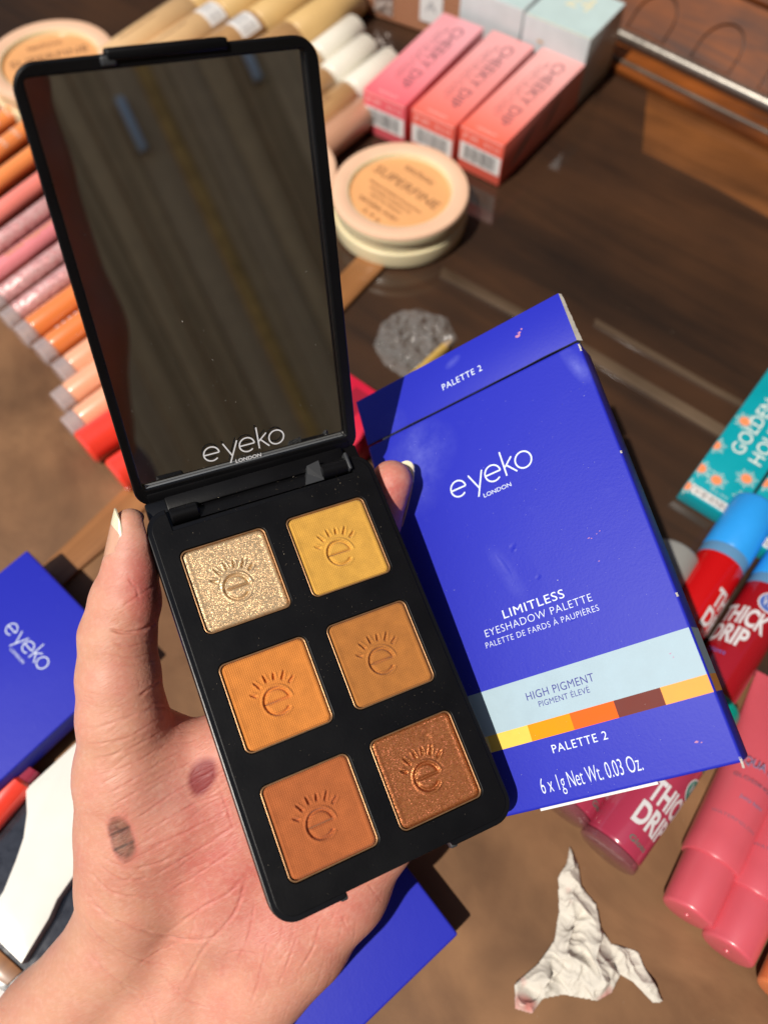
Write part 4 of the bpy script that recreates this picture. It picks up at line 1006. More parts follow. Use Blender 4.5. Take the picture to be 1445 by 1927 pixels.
# --- white curved tray rim on dark speckled glass at the lower left
M_glass = mat('dark_speckled_glass', (.030, .033, .042), .12, coat=1, noise=.3, nscale=30)
g_ = sheet('glass_tray', [(-300, 1560), (40, 1460), (150, 1450), (240, 1560), (240, 1760), (60, 1890), (-40, 1830), (-300, 2100)], .35, 3.2, M_glass, .3, kind=None)
tag(g_, 'dark speckled glass tray at the lower left under the white curved band', 'glass tray')
gi = [(240, 1330), (150, 1412), (66, 1490), (68, 1535), (62, 1580), (48, 1622), (26, 1677), (3, 1713), (-30, 1735), (0, 1752), (60, 1811), (80, 1778), (110, 1728), (125, 1693), (190, 1600), (260, 1480)]
M_wb = mat('white_enamel', (.80, .79, .72), .3, coat=.5, noise=.04, nscale=5)
wb_ = sheet('white_band', gi, 3.2, 8.5, M_wb, .6, kind=None); tag(wb_, 'white curved band standing on the dark glass tray beside the wrist', 'tray rim')
pts = [(x, y) for x, y in [(-300, 1640), (-30, 1745), (48, 1822), (22, 1850), (-300, 1990)]]
mo = sheet('wood_trim', [(-160, 1640), (-40, 1742), (52, 1826), (24, 1852), (-70, 1800), (-200, 1700)], .35, 4.2, M_strip, .3, kind=None); tag(mo, 'wooden trim of the tray at the lower left corner', 'trim')
wc_ = sheet('paper_slip', [(-120, 1790), (-20, 1825), (18, 1862), (-10, 1905), (-120, 1990)], .4, 1.2, M_whitep, .1, kind=None); tag(wc_, 'white paper corner at the lower left edge of the picture', 'paper')
M, L = axM((-40, 1560), (14, 1496), 6); t = empty('lip_tube', 'red lip tube whose tip shows below the blue carton at the left edge', 'lip tube', M)
lathe('tube_body', [(0, 0), (6, 0), (6.5, 1), (6.5, 21), (5.5, 22), (0, 22)], cols['red'], t, n=28, ax='X')
lathe('cap', [(5.2, 22), (5.2, 27), (0, 27)], M_mag, t, n=28, ax='X')

# grit and powder crumbs on the brown board
def grit(rs):
    while True:
        x, y = rs.uniform(0, 1445), rs.uniform(560, 1927)
        q = T(x, y, .4); return q[0], q[1], .42
specks('grit', 420, grit, .22, mat('grit', (.42, .33, .25), .8), None, seed=21)
bpy.data.objects['grit']['label'] = 'fine grit and powder crumbs scattered over the brown board'; bpy.data.objects['grit']['category'] = 'grit'

# ------------------------------------------------------------------ the holding hand: one continuous surface grown from a signed distance field
def prim(a, b): return (np.array(Pc(*a[:3])), np.array(Pc(*b[:3])), a[3], b[3])   # (px, py, depth, radius mm) pairs
def sd_cone(Q, a, b, ra, rb):
    ab = b-a; L2 = ab@ab
    t = np.clip(((Q-a)@ab)/L2, 0, 1)
    return np.linalg.norm(Q-a-t[:, None]*ab, axis=1)-(ra+(rb-ra)*t)
def smin(a, b, k):
    h = np.clip(.5+.5*(b-a)/k, 0, 1); return b*(1-h)+a*h-k*h*(1-h)
def smax(a, b, k): return -smin(-a, -b, k)
def chain(pts, k=2.5):
    ps = [prim(pts[i], pts[i+1]) for i in range(len(pts)-1)]
    def f(Q):
        d = sd_cone(Q, *ps[0])
        for p in ps[1:]: d = smin(d, sd_cone(Q, *p), k)
        return d
    c = np.array([q for p in ps for q in p[:2]]); r = max(max(p[2:]) for p in ps)
    return f, c.min(0)-r, c.max(0)+r
thumb = chain([(246, 988, 209, 4.5), (250, 1018, 210, 5.9), (246, 1070, 211, 7.3), (236, 1130, 212, 9.3), (222, 1195, 213, 10.2)], 1.5)
thumb2 = chain([(222, 1200, 213, 10.3), (224, 1275, 214, 11.1), (230, 1350, 216, 11.8)], 2)
palm = [chain([(232, 1350, 217, 11.5), (248, 1450, 222, 15.0), (262, 1560, 226, 17.0), (262, 1650, 228, 16.6)], 5),
        chain([(300, 1420, 226, 12), (360, 1520, 229, 15.5), (400, 1640, 232, 16)], 5),
        chain([(318, 1440, 224, 9.0), (450, 1405, 226, 10.5)], 5),
        chain([(450, 1410, 226, 11), (470, 1560, 229, 14), (440, 1700, 232, 15)], 5),
        chain([(560, 1420, 228, 11), (590, 1560, 228, 13.5), (520, 1720, 231, 15)], 5),
        chain([(672, 1478, 228, 10.5), (706, 1560, 228, 12), (640, 1668, 229, 13.6), (560, 1762, 231, 14.6), (500, 1830, 234, 15)], 5),
        chain([(262, 1650, 230, 16.4), (235, 1760, 236, 15), (100, 1925, 244, 16.5), (-60, 2090, 254, 18), (-500, 2560, 268, 21)], 6),
        chain([(420, 1700, 236, 15), (330, 1850, 242, 16.5), (170, 2060, 252, 19), (-240, 2640, 270, 23)], 6),
        chain([(510, 1800, 236, 14.5), (430, 1900, 242, 16), (280, 2090, 252, 18), (20, 2620, 268, 21)], 6)]
index = chain([(455, 1400, 227, 10.5), (560, 1215, 230, 9.3), (650, 1085, 236, 8.2), (708, 985, 238.5, 7.4), (737, 905, 237.5, 6.4)], 1.6)
middle = chain([(540, 1400, 230, 10.5), (660, 1240, 254, 9.2), (790, 1140, 272, 8.4), (880, 1070, 271, 7.2)], 1.8)
ring_ = chain([(610, 1430, 231, 10.2), (735, 1320, 254, 8.8), (855, 1270, 269, 8.0), (935, 1235, 266.5, 6.9)], 1.8)
little = chain([(672, 1485, 230, 9.6), (775, 1425, 250, 8.0), (860, 1395, 262, 7.0), (925, 1375, 260, 6.0)], 1.8)
RPa, TPa = np.array(RP), np.array(TP); RBa, TBa = np.array(RB), np.array(TB)
def sd_slab(Q, Rm, t, lo, hi, r):
    q = (Q-t) @ Rm; c = (np.array(lo)+np.array(hi))/2; h = (np.array(hi)-np.array(lo))/2-r
    a_ = np.abs(q-c)-h
    return np.linalg.norm(np.maximum(a_, 0), axis=1)+np.minimum(a_.max(1), 0)-r
def field(Q, full=True):
    def ev(ch):
        f, lo, hi = ch
        return f(Q)
    d = ev(palm[0])
    for p in palm[1:]: d = smin(d, ev(p), 7.0)
    t_ = smin(ev(thumb), ev(thumb2), 1.6); d = smin(d, t_, 4.0)
    for fch, k in ((index, 3.0), (middle, 3.0), (ring_, 3.0), (little, 3.0)): d = smin(d, ev(fch), k)
    # skin gives way where it presses on the palette and on the carton
    d = smax(d, -sd_slab(Q, RPa, TPa, (-18.2, -24.8, -.2), (48.6, 84.7, 8.4), 1.2), 1.2)
    d = smax(d, -sd_slab(Q, RBa, TBa, (0, 0, 0), (69*CS, 110.6*CS, 11*CS), .6), .8)
    return d
def surface_nets(lo, hi, st):
    nx, ny, nz = [int(math.ceil((hi[i]-lo[i])/st))+1 for i in range(3)]
    # coarse pass to find the blocks the surface runs through
    B = 8; D_ = np.full((nx, ny, nz), 9.0, np.float32)
    bx_, by_, bz_ = [np.arange(0, n_, B) for n_ in (nx, ny, nz)]
    gx, gy, gz = np.meshgrid(bx_+B/2, by_+B/2, bz_+B/2, indexing='ij')
    cc = np.stack([gx, gy, gz], -1).reshape(-1, 3)*st+lo
    dc = field(cc); near = np.abs(dc) < B*st*.95+1.5
    inside = dc < 0
    ids = np.stack(np.meshgrid(bx_, by_, bz_, indexing='ij'), -1).reshape(-1, 3)
    for k_ in np.where(~near & inside)[0]:
        i, j, l = ids[k_]; D_[i:i+B, j:j+B, l:l+B] = -9
    sel = ids[near]; off = np.stack(np.meshgrid(*[np.arange(B)]*3, indexing='ij'), -1).reshape(-1, 3)
    for s0 in range(0, len(sel), 400):
        g = (sel[s0:s0+400, None, :]+off[None]).reshape(-1, 3)
        ok = (g[:, 0] < nx) & (g[:, 1] < ny) & (g[:, 2] < nz); g = g[ok]
        D_[g[:, 0], g[:, 1], g[:, 2]] = field(g*st+lo)
    sg = D_ < 0
    c8 = [D_[a:nx-1+a, b:ny-1+b, c:nz-1+c] for a in (0, 1) for b in (0, 1) for c in (0, 1)]
    s8 = sum((x < 0).astype(np.int8) for x in c8); act = (s8 > 0) & (s8 < 8)
    vid = -np.ones(act.shape, np.int64); ai = np.argwhere(act); vid[act] = np.arange(len(ai))
    V = (ai+.5)*st+lo
    Fc = []
    for ax in range(3):
        sl0 = [slice(1, -1)]*3; sl1 = [slice(1, -1)]*3
        sl0[ax] = slice(0, -1); sl1[ax] = slice(1, None)
        a_ = sg[tuple(sl0)]; b_ = sg[tuple(sl1)]
        e_ = np.argwhere(a_ != b_); fl = a_[a_ != b_]
        base = e_.copy()
        for q in range(3):
            if q != ax: base[:, q] += 1
        u, v_ = [q for q in range(3) if q != ax]
        if ax == 1: u, v_ = v_, u
        def vv(du, dv):
            p = base.copy(); p[:, u] -= du; p[:, v_] -= dv; return vid[p[:, 0], p[:, 1], p[:, 2]]
        quad = np.stack([vv(1, 1), vv(0, 1), vv(0, 0), vv(1, 0)], 1)
        quad[~fl] = quad[~fl][:, ::-1]; Fc.append(quad)
    return V, np.concatenate(Fc)
def grad(V, h=.25):
    g = np.empty_like(V)
    for i in range(3):
        e_ = np.zeros(3); e_[i] = h; g[:, i] = (field(V+e_)-field(V-e_))/(2*h)
    return g
allc = [thumb, thumb2]+palm+[index, middle, ring_, little]
lo = np.min([c[1] for c in allc], 0)-3; hi = np.max([c[2] for c in allc], 0)+3
HV, HF = surface_nets(lo, hi, 1.0)
for _ in range(3):
    g = grad(HV); g2 = (g**2).sum(1); dd = field(HV); stp = dd/np.maximum(g2, .25); stp = np.clip(stp, -1.0, 1.0)
    HV = HV-g*stp[:, None]
def subdivide(V, Fq):
    """one linear quad subdivision (numpy)"""
    e = np.concatenate([Fq[:, [0, 1]], Fq[:, [1, 2]], Fq[:, [2, 3]], Fq[:, [3, 0]]]); es = np.sort(e, 1)
    key = es[:, 0]*len(V)+es[:, 1]; uq, ix, inv = np.unique(key, return_index=True, return_inverse=True)
    mid = (V[es[ix, 0]]+V[es[ix, 1]])/2; fc = V[Fq].mean(1); n = len(Fq)
    eid = inv.reshape(4, n)+len(V); cid = np.arange(n)+len(V)+len(mid)
    return np.concatenate([V, mid, fc]), np.concatenate([np.stack([Fq[:, i], eid[i], cid, eid[(i-1) % 4]], 1) for i in range(4)])
HV, HF = subdivide(HV, HF)
for _ in range(2):
    g = grad(HV); g2 = (g**2).sum(1); HV = HV-g*np.clip(field(HV)/np.maximum(g2, .25), -.6, .6)[:, None]
NRM = g/np.linalg.norm(g, axis=1)[:, None]
BT = np.concatenate([HV, NRM], 1); BT, HF = subdivide(BT, HF); HV, NRM = BT[:, :3].copy(), BT[:, 3:]; NRM = NRM/np.linalg.norm(NRM, axis=1)[:, None]
px = HV[:, 0]/HV[:, 2]*F+722.5; py = HV[:, 1]/HV[:, 2]*F+963.5
front = NRM[:, 2] < .25
def pl_dist(pts):
    """distance in photo pixels to a smooth curve through pts, and the running parameter"""
    pts = np.array(pts, float)
    if len(pts) > 2:
        tt = np.linspace(0, len(pts)-1, (len(pts)-1)*6+1); out = []
        for u in tt:
            i = min(int(u), len(pts)-2); f_ = u-i; p0 = pts[max(i-1, 0)]; p1 = pts[i]; p2 = pts[i+1]; p3 = pts[min(i+2, len(pts)-1)]
            out.append(.5*((2*p1)+(-p0+p2)*f_+(2*p0-5*p1+4*p2-p3)*f_**2+(-p0+3*p1-3*p2+p3)*f_**3))
        pts = np.array(out)
    x0, y0 = pts.min(0)-30; x1, y1 = pts.max(0)+30
    m = np.where(front & (px > x0) & (px < x1) & (py > y0) & (py < y1))[0]
    d = np.full(len(m), 1e9); s_ = np.zeros(len(m))
    for i in range(len(pts)-1):
        a_, b_ = pts[i], pts[i+1]; ab = b_-a_
        t = np.clip(((px[m]-a_[0])*ab[0]+(py[m]-a_[1])*ab[1])/(ab@ab+1e-9), 0, 1)
        q = np.hypot(px[m]-a_[0]-t*ab[0], py[m]-a_[1]-t*ab[1]); u = q < d; d[u] = q[u]; s_[u] = (i+t[u])/(len(pts)-1)
    return m, d, s_
disp = np.zeros(len(HV)); red = np.zeros(len(HV))
def crease(pts, w_, dep, bulge=.35, tint=.12):
    w_ = w_*.8
    m, d, s_ = pl_dist(pts); e_ = np.clip(np.minimum(s_, 1-s_)*5, 0, 1)
    disp[m] -= dep*np.exp(-(d/w_)**2)*e_; disp[m] += dep*bulge*np.exp(-((d-2.2*w_)/(1.4*w_))**2)*e_
    red[m] += tint*np.exp(-(d/(w_*1.3))**2)*e_
CR = [  # thumb joint folds
 ([(205, 1184), (235, 1190), (265, 1186), (292, 1172)], 3.2, .75), ([(215, 1212), (250, 1216), (290, 1205)], 2.4, .25),
 ([(200, 1232), (250, 1238), (296, 1226)], 2.4, .22), ([(262, 1310), (285, 1295), (302, 1278)], 3.0, .4), ([(215, 1250), (255, 1252), (296, 1240)], 2.2, .2),
 ([(232, 1140), (262, 1120), (295, 1098)], 2.6, .25), ([(240, 1085), (256, 1110), (262, 1140)], 2.4, .15),
 # thenar folds fanning across the ball of the thumb
 ([(180, 1372), (240, 1350), (300, 1330), (345, 1345)], 3.0, .3), ([(165, 1400), (235, 1390), (310, 1345)], 2.6, .25), ([(170, 1432), (240, 1410), (330, 1362)], 2.8, .28),
 ([(178, 1462), (250, 1436), (340, 1384)], 2.6, .22), ([(196, 1500), (270, 1455), (365, 1400)], 2.6, .25), ([(205, 1520), (290, 1470), (390, 1420)], 2.4, .2),
 ([(250, 1545), (330, 1490), (420, 1440)], 2.4, .22), ([(262, 1575), (350, 1520), (430, 1490)], 2.4, .2), ([(270, 1600), (360, 1560), (440, 1520)], 2.6, .24),
 ([(285, 1650), (370, 1600), (450, 1550)], 3.0, .28), ([(300, 1690), (380, 1640), (455, 1590)], 2.6, .22), ([(192, 1610), (240, 1634), (300, 1622), (340, 1600)], 3.0, .35),
 ([(186, 1625), (230, 1655), (290, 1650)], 2.6, .3), ([(172, 1640), (215, 1680), (290, 1690)], 3.0, .4), ([(160, 1672), (200, 1722), (270, 1752), (350, 1768), (420, 1764)], 3.4, .5),
 ([(150, 1712), (190, 1768), (250, 1800), (330, 1822)], 2.8, .28), ([(310, 1760), (370, 1715), (430, 1680), (466, 1640)], 3.0, .35), ([(250, 1820), (300, 1790), (340, 1770)], 2.4, .2),
 # palm lines
 ([(466, 1640), (440, 1720), (380, 1790), (350, 1850)], 3.4, .35), ([(480, 1690), (468, 1760), (440, 1820)], 2.4, .2), ([(505, 1765), (490, 1830), (470, 1900)], 2.4, .2),
 ([(560, 1760), (540, 1815), (520, 1860)], 2.4, .22), ([(602, 1735), (590, 1780), (560, 1830)], 2.6, .25), ([(640, 1720), (660, 1760)], 2.2, .15), ([(690, 1660), (720, 1700)], 2.2, .15),
 ([(420, 1800), (450, 1790), (500, 1800)], 2.2, .15), ([(225, 1850), (280, 1900), (310, 1960)], 3.4, .3), ([(160, 1790), (215, 1840), (280, 1870)], 3.0, .25), ([(300, 1830), (350, 1880), (400, 1900)], 2.4, .2),
 ([(340, 1322), (375, 1340), (410, 1338)], 3.0, .3), ([(395, 1440), (420, 1500), (440, 1560)], 2.6, .2)]
rs = np.random.RandomState(11)
def wav(sc, k_, seed):
    """smooth pseudo-noise of the photo position, about -1..1, feature size sc pixels"""
    r_ = np.random.RandomState(seed); o = np.zeros(len(px))
    for _ in range(k_):
        th = r_.uniform(0, 2*math.pi); f_ = 2*math.pi/sc*r_.uniform(.55, 1.5)
        o += np.sin((px*math.cos(th)+py*math.sin(th))*f_+r_.uniform(0, 6.28))
    return o/math.sqrt(k_/2.)
NZ1, NZ2, NZ3 = wav(60, 9, 1), wav(26, 9, 2), wav(140, 7, 3)
for pts, w_, dep in CR: crease(pts, w_*1.15, dep*.58)
disp *= np.clip(.8+.35*NZ2, .25, 1.3)
def fold(cx, cy, rx, ry, ang_, lam, amp, warp=2.2, sharp=2.5, seed=1, rot=0.0):
    c, s_ = math.cos(rot), math.sin(rot); u = ((px-cx)*c+(py-cy)*s_)/rx; v_ = (-(px-cx)*s_+(py-cy)*c)/ry
    mk = np.exp(-(u*u+v_*v_)**2)*front
    ph = (-px*math.sin(ang_)+py*math.cos(ang_))*2*math.pi/lam+warp*(.6*wav(lam*11, 6, seed)+.35*wav(lam*4.5, 6, seed+50))
    val = (1-np.abs(np.sin(ph/2)))**sharp
    am = np.clip(.55+.75*wav(lam*5, 8, seed+90), 0, 1.6)
    return -amp*(.50 if lam > 11 else .62)*mk*val*am
disp += fold(300, 1500, 175, 190, -.50, 19, .17, 2.4, 2.2, 3)+fold(300, 1500, 180, 200, -.62, 9, .055, 2.6, 2, 4)+fold(310, 1520, 170, 190, .75, 10, .035, 2.6, 2, 5)
disp += fold(215, 1290, 90, 95, .06, 10.5, .085, 2.0, 2, 6)+fold(215, 1290, 90, 100, 1.3, 9, .03, 2.2, 2, 7)+fold(250, 1110, 60, 75, -.7, 6, .028, 1.6, 2, 8)
disp += fold(520, 1790, 220, 130, 1.95, 21, .14, 2.6, 2.2, 9)+fold(520, 1790, 230, 140, 1.75, 8, .040, 2.4, 2, 10)+fold(500, 1800, 200, 120, .3, 9, .025, 2.4, 2, 11)
disp += fold(150, 1850, 210, 130, -.75, 12, .055, 2.4, 2, 12)+fold(170, 1850, 210, 130, .6, 10, .03, 2.4, 2, 13)+fold(215, 1690, 95, 60, .25, 15, .12, 2.2, 2.2, 14)
disp += fold(740, 930, 45, 80, .3, 5.5, .022, 1.6, 2, 15)+fold(180, 1500, 50, 170, -.25, 8, .05, 2.2, 2, 16)
disp += .10*NZ3*front*np.exp(-(((px-330)/260)**2+((py-1650)/330)**2)**2)
red += .05*NZ1
# soft bulges: thumb pad, thenar pad
for cx, cy, rx, ry, h_ in ((262, 1130, 40, 50, .8), (250, 1480, 90, 90, .5), (330, 1570, 80, 70, .4), (420, 1740, 60, 50, -.3), (600, 1800, 60, 60, .4)):
    disp += h_*np.exp(-((px-cx)/rx)**2-((py-cy)/ry)**2)*front
# colour mask attributes: redness of the palm, two makeup swatches
def blob(cx, cy, rx, ry, rot=0.0, p_=2.0):
    c, s_ = math.cos(rot), math.sin(rot); u = ((px-cx)*c+(py-cy)*s_)/rx; v_ = (-(px-cx)*s_+(py-cy)*c)/ry
    return np.exp(-(u*u+v_*v_)**(p_/2))*front
red += .75*blob(262, 1075, 48, 60)+.60*blob(275, 1150, 45, 60)+.30*blob(250, 1250, 60, 60)+.45*blob(320, 1345, 60, 45)+.45*blob(540, 1740, 190, 150)+.25*blob(640, 1660, 120, 90)
red += .42*blob(400, 1560, 250, 210)+.75*blob(745, 960, 45, 70)+.35*blob(735, 900, 40, 40)+.3*blob(400, 1560, 90, 160)
pale = .55*blob(330, 1500, 60, 40, -.5)+.35*blob(430, 1760, 70, 60)+.5*blob(240, 1040, 20, 40)
rsn = np.random.RandomState(3)
def wob(sc, k): return sum(np.sin(px*rsn.uniform(-sc, sc)+py*rsn.uniform(-sc, sc)+rsn.uniform(0, 6)) for _ in range(k))/k
def swatch(cx, cy, rx, ry, rot):
    c, s_ = math.cos(rot), math.sin(rot); u = ((px-cx)*c+(py-cy)*s_)/rx; v_ = (-(px-cx)*s_+(py-cy)*c)/ry
    r = (np.abs(u)**2.6+np.abs(v_)**2.6)**(1/2.6)+.08*wob(.22, 6)
    return np.clip((1.08-r)*3.2, 0, 1)*front
sw1 = swatch(230, 1578, 23, 43, -.28)*np.clip(.88+.22*wob(.5, 5), .4, 1)*(1-.0*px)
st_ = np.clip((np.abs(np.sin(((px-230)*.50+(py-1578)*.87)/9.0+.6*wob(.1, 4)))-.93)*14, 0, 1)*sw1
sw1e = swatch(233, 1578, 29, 54, -.28)
sw2 = np.clip((1.1-np.sqrt(((px-381)*.93+(py-1462)*.36)**2/27**2+(-(px-381)*.36+(py-1462)*.93)**2/40**2)+.10*wob(.2, 5))*2.6, 0, 1)*front
HV = HV+NRM*disp[:, None]
HVw = (HV @ MW.T + CAM)
hand = empty('person', 'left hand with brown and red makeup swatches on the palm, gripping the open palette', 'person', Matrix.Translation(Vector(P(260, 1800, 235)*S)))
me = bpy.data.meshes.new('hand_skin')
Vl = HVw*S-np.array(P(260, 1800, 235)*S)
me.vertices.add(len(Vl)); me.vertices.foreach_set('co', Vl.astype(np.float32).ravel())
nf = len(HF); me.loops.add(nf*4); me.loops.foreach_set('vertex_index', HF.astype(np.int32).ravel())
me.polygons.add(nf); me.polygons.foreach_set('loop_start', np.arange(0, nf*4, 4, dtype=np.int32)); me.polygons.foreach_set('loop_total', np.full(nf, 4, np.int32))
me.update(calc_edges=True); me.validate()
for nm, arr in (('red', np.clip(red, 0, 1.2)), ('pale', pale), ('brown', sw1), ('brown_edge', sw1e), ('streak', st_), ('dark', sw2)):
    at = me.attributes.new(nm, 'FLOAT', 'POINT'); at.data.foreach_set('value', arr.astype(np.float32))
M_skin = bpy.data.materials.new('skin'); M_skin.use_nodes = True; q_ = NT(M_skin)
tc = q_.add('ShaderNodeTexCoord')
def attr(n_): a_ = q_.add('ShaderNodeAttribute'); a_.attribute_name = n_; return a_.outputs['Fac']
def mix(f_, c1, c2):
    m_ = q_.add('ShaderNodeMix'); m_.data_type = 'RGBA'
    for sock, v_ in ((m_.inputs[0], f_), (m_.inputs[6], c1), (m_.inputs[7], c2)):
        if isinstance(v_, tuple): sock.default_value = (*v_, 1)
        elif isinstance(v_, float): sock.default_value = v_
        else: q_.l(v_, sock)
    return m_.outputs[2]
def noise(sc, det=4, vec=None, rough=.55):
    n_ = q_.add('ShaderNodeTexNoise'); n_.inputs['Scale'].default_value = sc; n_.inputs['Detail'].default_value = det; n_.inputs['Roughness'].default_value = rough
    q_.l(vec if vec is not None else tc.outputs['Object'], n_.inputs['Vector']); return n_.outputs[0]
def ramp(x, a_, b_, c=0.0, d=1.0):
    r_ = q_.add('ShaderNodeMapRange'); q_.l(x, r_.inputs[0]); r_.inputs[1].default_value = a_; r_.inputs[2].default_value = b_; r_.inputs[3].default_value = c; r_.inputs[4].default_value = d; return r_.outputs[0]
def mul(a_, b_):
    m_ = q_.add('ShaderNodeMath', operation='MULTIPLY')
    for s_, v_ in ((m_.inputs[0], a_), (m_.inputs[1], b_)):
        if isinstance(v_, float): s_.default_value = v_
        else: q_.l(v_, s_)
    return m_.outputs[0]
c0 = mix(ramp(noise(3.5, 5), .38, .64), (.60, .305, .200), (.65, .340, .230))
c0 = mix(ramp(noise(5, 5), .40, .70, 0, .45), c0, (.62, .23, .185))
c0 = mix(mul(attr('pale'), .8), c0, (.72, .47, .38))
c0 = mix(mul(attr('red'), 1.0), c0, (.54, .145, .120))
c0 = mix(ramp(noise(60, 3), .45, .7, 0, .22), c0, (.72, .45, .36))
c0 = mix(mul(attr('brown_edge'), .45), c0, (.55, .13, .11))
c0 = mix(mul(attr('brown'), .92), c0, mix(ramp(noise(45, 4), .4, .65), (.12, .05, .032), (.25, .12, .075)))
c0 = mix(mul(attr('streak'), .8), c0, (.035, .018, .014))
c0 = mix(mul(attr('dark'), .85), c0, (.22, .022, .03))
q_.l(c0, q_.b.inputs['Base Color'])
q_.b.inputs['Roughness'].default_value = .46; q_.b.inputs['Specular IOR Level'].default_value = .42
q_.l(ramp(noise(30, 4), .3, .7, .46, .64), q_.b.inputs['Roughness'])
q_.b.inputs['Subsurface Weight'].default_value = .35; q_.b.inputs['Subsurface Radius'].default_value = (1.0, .35, .2); q_.b.inputs['Subsurface Scale'].default_value = .028
# fine relief: ridge lines stretched across the palm, pores
mp = q_.add('ShaderNodeMapping'); mp.vector_type = 'TEXTURE'; mp.inputs['Rotation'].default_value = (0, 0, .5); mp.inputs['Scale'].default_value = (3.4, .8, 1); q_.l(tc.outputs['Object'], mp.inputs['Vector'])
h1 = noise(42, 5, mp.outputs[0], .6)
vo = q_.add('ShaderNodeTexVoronoi'); vo.feature = 'DISTANCE_TO_EDGE'; vo.inputs['Scale'].default_value = 75; q_.l(mp.outputs[0], vo.inputs['Vector'])
h2 = ramp(vo.outputs['Distance'], 0, .18)
ad = q_.add('ShaderNodeMath', operation='ADD'); q_.l(mul(h1, 1.3), ad.inputs[0]); q_.l(mul(h2, .30), ad.inputs[1])
b1 = q_.add('ShaderNodeBump'); b1.inputs['Strength'].default_value = .42; b1.inputs['Distance'].default_value = .0022; q_.l(ad.outputs[0], b1.inputs['Height']); q_.l(b1.outputs[0], q_.b.inputs['Normal'])
link('hand_skin', me, M_skin, hand, None, 180)
print('hand verts', len(Vl))

# finger nails
M_nail = mat('nail', (.68, .37, .25), .22, coat=.5, noise=.05, nscale=20, sss=.15); M_tip = mat('nail_free_edge', (.80, .70, .50), .25, coat=.4, sss=.2)
def nail(base, tip, face, r, half, thick, L_over, m1, m2, name='thumb_nail', taper=.35, curl=.3, split=.72, tr=.10, tipk=2.6):
    """curved plate lying on the back of a finger: base and tip are camera-space points on the finger axis, face = outward direction"""
    base, tip, face = [np.array(v, float) for v in (base, tip, face)]
    ax = tip-base; L = np.linalg.norm(ax); ax /= L; fz = face-(face@ax)*ax; fz /= np.linalg.norm(fz); sd_ = np.cross(ax, fz)
    L += L_over; nu, nv = 22, 16
    def pt(u, v_, o):
        hw = half*(1-taper*max(0, (u-.55)/.45)**2.2)*(.86+.14*min(1, u/.25)); an = v_*hw
        rr = r*(1-tr*u)+o-curl*u*u; return base+ax*(u*L-tipk*abs(v_)**2.2*u*u+(1.4*abs(v_)**2.2*(1-u)**2))+fz*(rr*math.cos(an))+sd_*(rr*math.sin(an))
    outp = []
    for (ua, ub, m_, nm) in ((0.0, split, m1, name), (split, 1.0, m2, name+'_edge')):
        V, Fc = [], []
        for o in (0, -thick):
            for i in range(nu):
                for j in range(nv): V.append(pt(ua+(ub-ua)*i/(nu-1), -1+2*j/(nv-1), o))
        N = nu*nv
        for i in range(nu-1):
            for j in range(nv-1):
                a_ = i*nv+j; Fc += [(a_, a_+1, a_+nv+1, a_+nv), (N+a_, N+a_+nv, N+a_+nv+1, N+a_+1)]
        for i in range(nu-1):
            for j in (0, nv-1): a_ = i*nv+j; Fc.append((a_, a_+nv, N+a_+nv, N+a_))
        for j in range(nv-1):
            for i in (0, nu-1): a_ = i*nv+j; Fc.append((a_, a_+1, N+a_+1, N+a_))
        Vw = np.array(V) @ MW.T + CAM - np.array(P(260, 1800, 235))
        outp.append(mesh(nm, Vw, Fc, m_, hand, None, 60))
    return outp
nail(Pc(243, 1075, 212), Pc(250, 975, 208.5), (-.90, -.02, -.42), 7.35, 1.0, .45, 2.6, M_nail, M_tip, 'thumb_nail', split=.76, tr=.30, taper=.12, tipk=4.2)
nail(Pc(712, 985, 239), Pc(740, 905, 238), (.58, -.36, .72), 7.6, .95, .45, 7.4, M_nail, M_tip, 'index_nail', split=.80, tr=.20)
for a_, b_, nm in (((800, 1130, 272), (880, 1070, 271), 'middle_nail'), ((860, 1265, 269), (935, 1235, 266.5), 'ring_nail'), ((865, 1393, 262), (925, 1375, 260), 'little_nail')):
    nail(Pc(*a_), Pc(*b_), (.1, .1, 1), 7.0, .9, .45, 2.0, M_nail, M_tip, nm)

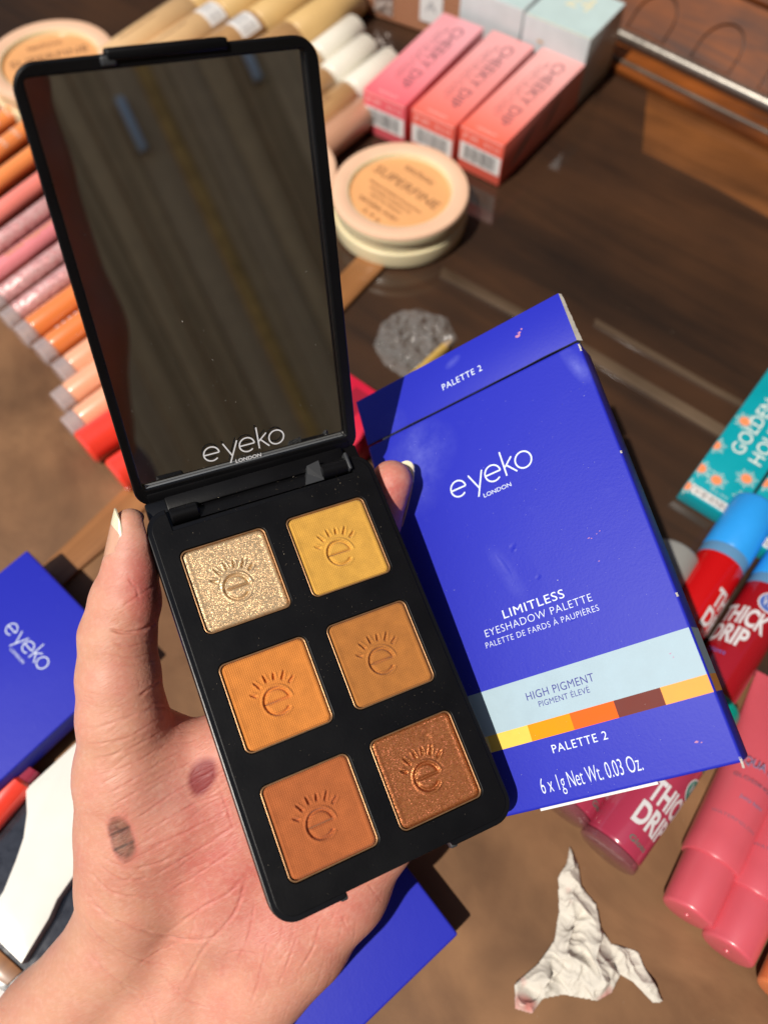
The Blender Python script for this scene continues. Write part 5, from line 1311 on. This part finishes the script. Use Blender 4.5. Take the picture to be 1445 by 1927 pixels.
# ------------------------------------------------------------------ the photographer, standing behind the lens; only the mirror shows this figure
def body_mesh(name, caps, st, k, m, parent, o0):
    caps = [(np.array(a_, float), np.array(b_, float), ra, rb) for a_, b_, ra, rb in caps]
    def f(Q):
        d = sd_cone(Q, *caps[0])
        for c_ in caps[1:]: d = smin(d, sd_cone(Q, *c_), k)
        return d
    global field
    old = field; field = f
    c = np.array([q for p in caps for q in p[:2]]); r = max(max(p[2:]) for p in caps)
    V, Fq = surface_nets(c.min(0)-r-st*2, c.max(0)+r+st*2, st)
    for _ in range(3):
        g_ = grad(V, st*.2); V = V-g_*np.clip(f(V)/np.maximum((g_**2).sum(1), .25), -st, st)[:, None]
    field = old
    return mesh(name, V-o0, Fq.tolist(), m, parent, None, 180)
o0 = np.array([-20., -520., -600.])
ph = empty('person', 'photographer in a grey top, seen only as a blurred reflection in the lid mirror', 'person', Matrix.Translation(Vector(o0*S)))
M_skin2 = mat('skin_arm', (.30, .15, .10), .5, noise=.12, nscale=4, sss=.15)
A = lambda *p: p
body_mesh('skin_body', [((-105, -530, 400), (-112, -530, 460), 48, 50), ((-125, -530, 500), (-122, -525, 550), 74, 76), ((-80, -540, 250), (-80, -540, 60), 90, 95),
    ((45, -520, 200), (50, -430, 130), 42, 38), ((50, -430, 130), (58, -350, 225), 48, 40), ((58, -350, 225), (62, -305, 312), 40, 27), ((62, -305, 312), (58, -280, 352), 24, 17),
    ((62, -300, 320), (38, -272, 300), 12, 9), ((62, -300, 335), (36, -270, 322), 12, 9), ((62, -280, 350), (34, -255, 342), 11, 8.5), ((60, -275, 362), (32, -250, 362), 10, 8), ((70, -300, 320), (74, -270, 345), 12, 9)], 7.0, 14, M_skin2, ph, o0)
body_mesh('grey_top', [((-260, -530, 360), (40, -530, 360), 62, 58), ((-100, -530, 360), (-90, -530, -150), 105, 120), ((-90, -530, -150), (-80, -530, -600), 120, 125), ((40, -530, 360), (60, -510, 160), 58, 52), ((60, -530, 160), (58, -420, 122), 54, 48)], 9.0, 25, mat('grey_cloth', (.20, .17, .18), .9, noise=.15, nscale=6, bump=.3, bscale=30), ph, o0)
hr = lathe('hair', [(0, -95), (60, -70), (88, -20), (92, 30), (70, 75), (0, 98)], mat('dark_hair', (.02, .012, .01), .6), ph, Matrix.Translation(Vector((np.array([-126, -545, 530])-o0)*S)), n=32)
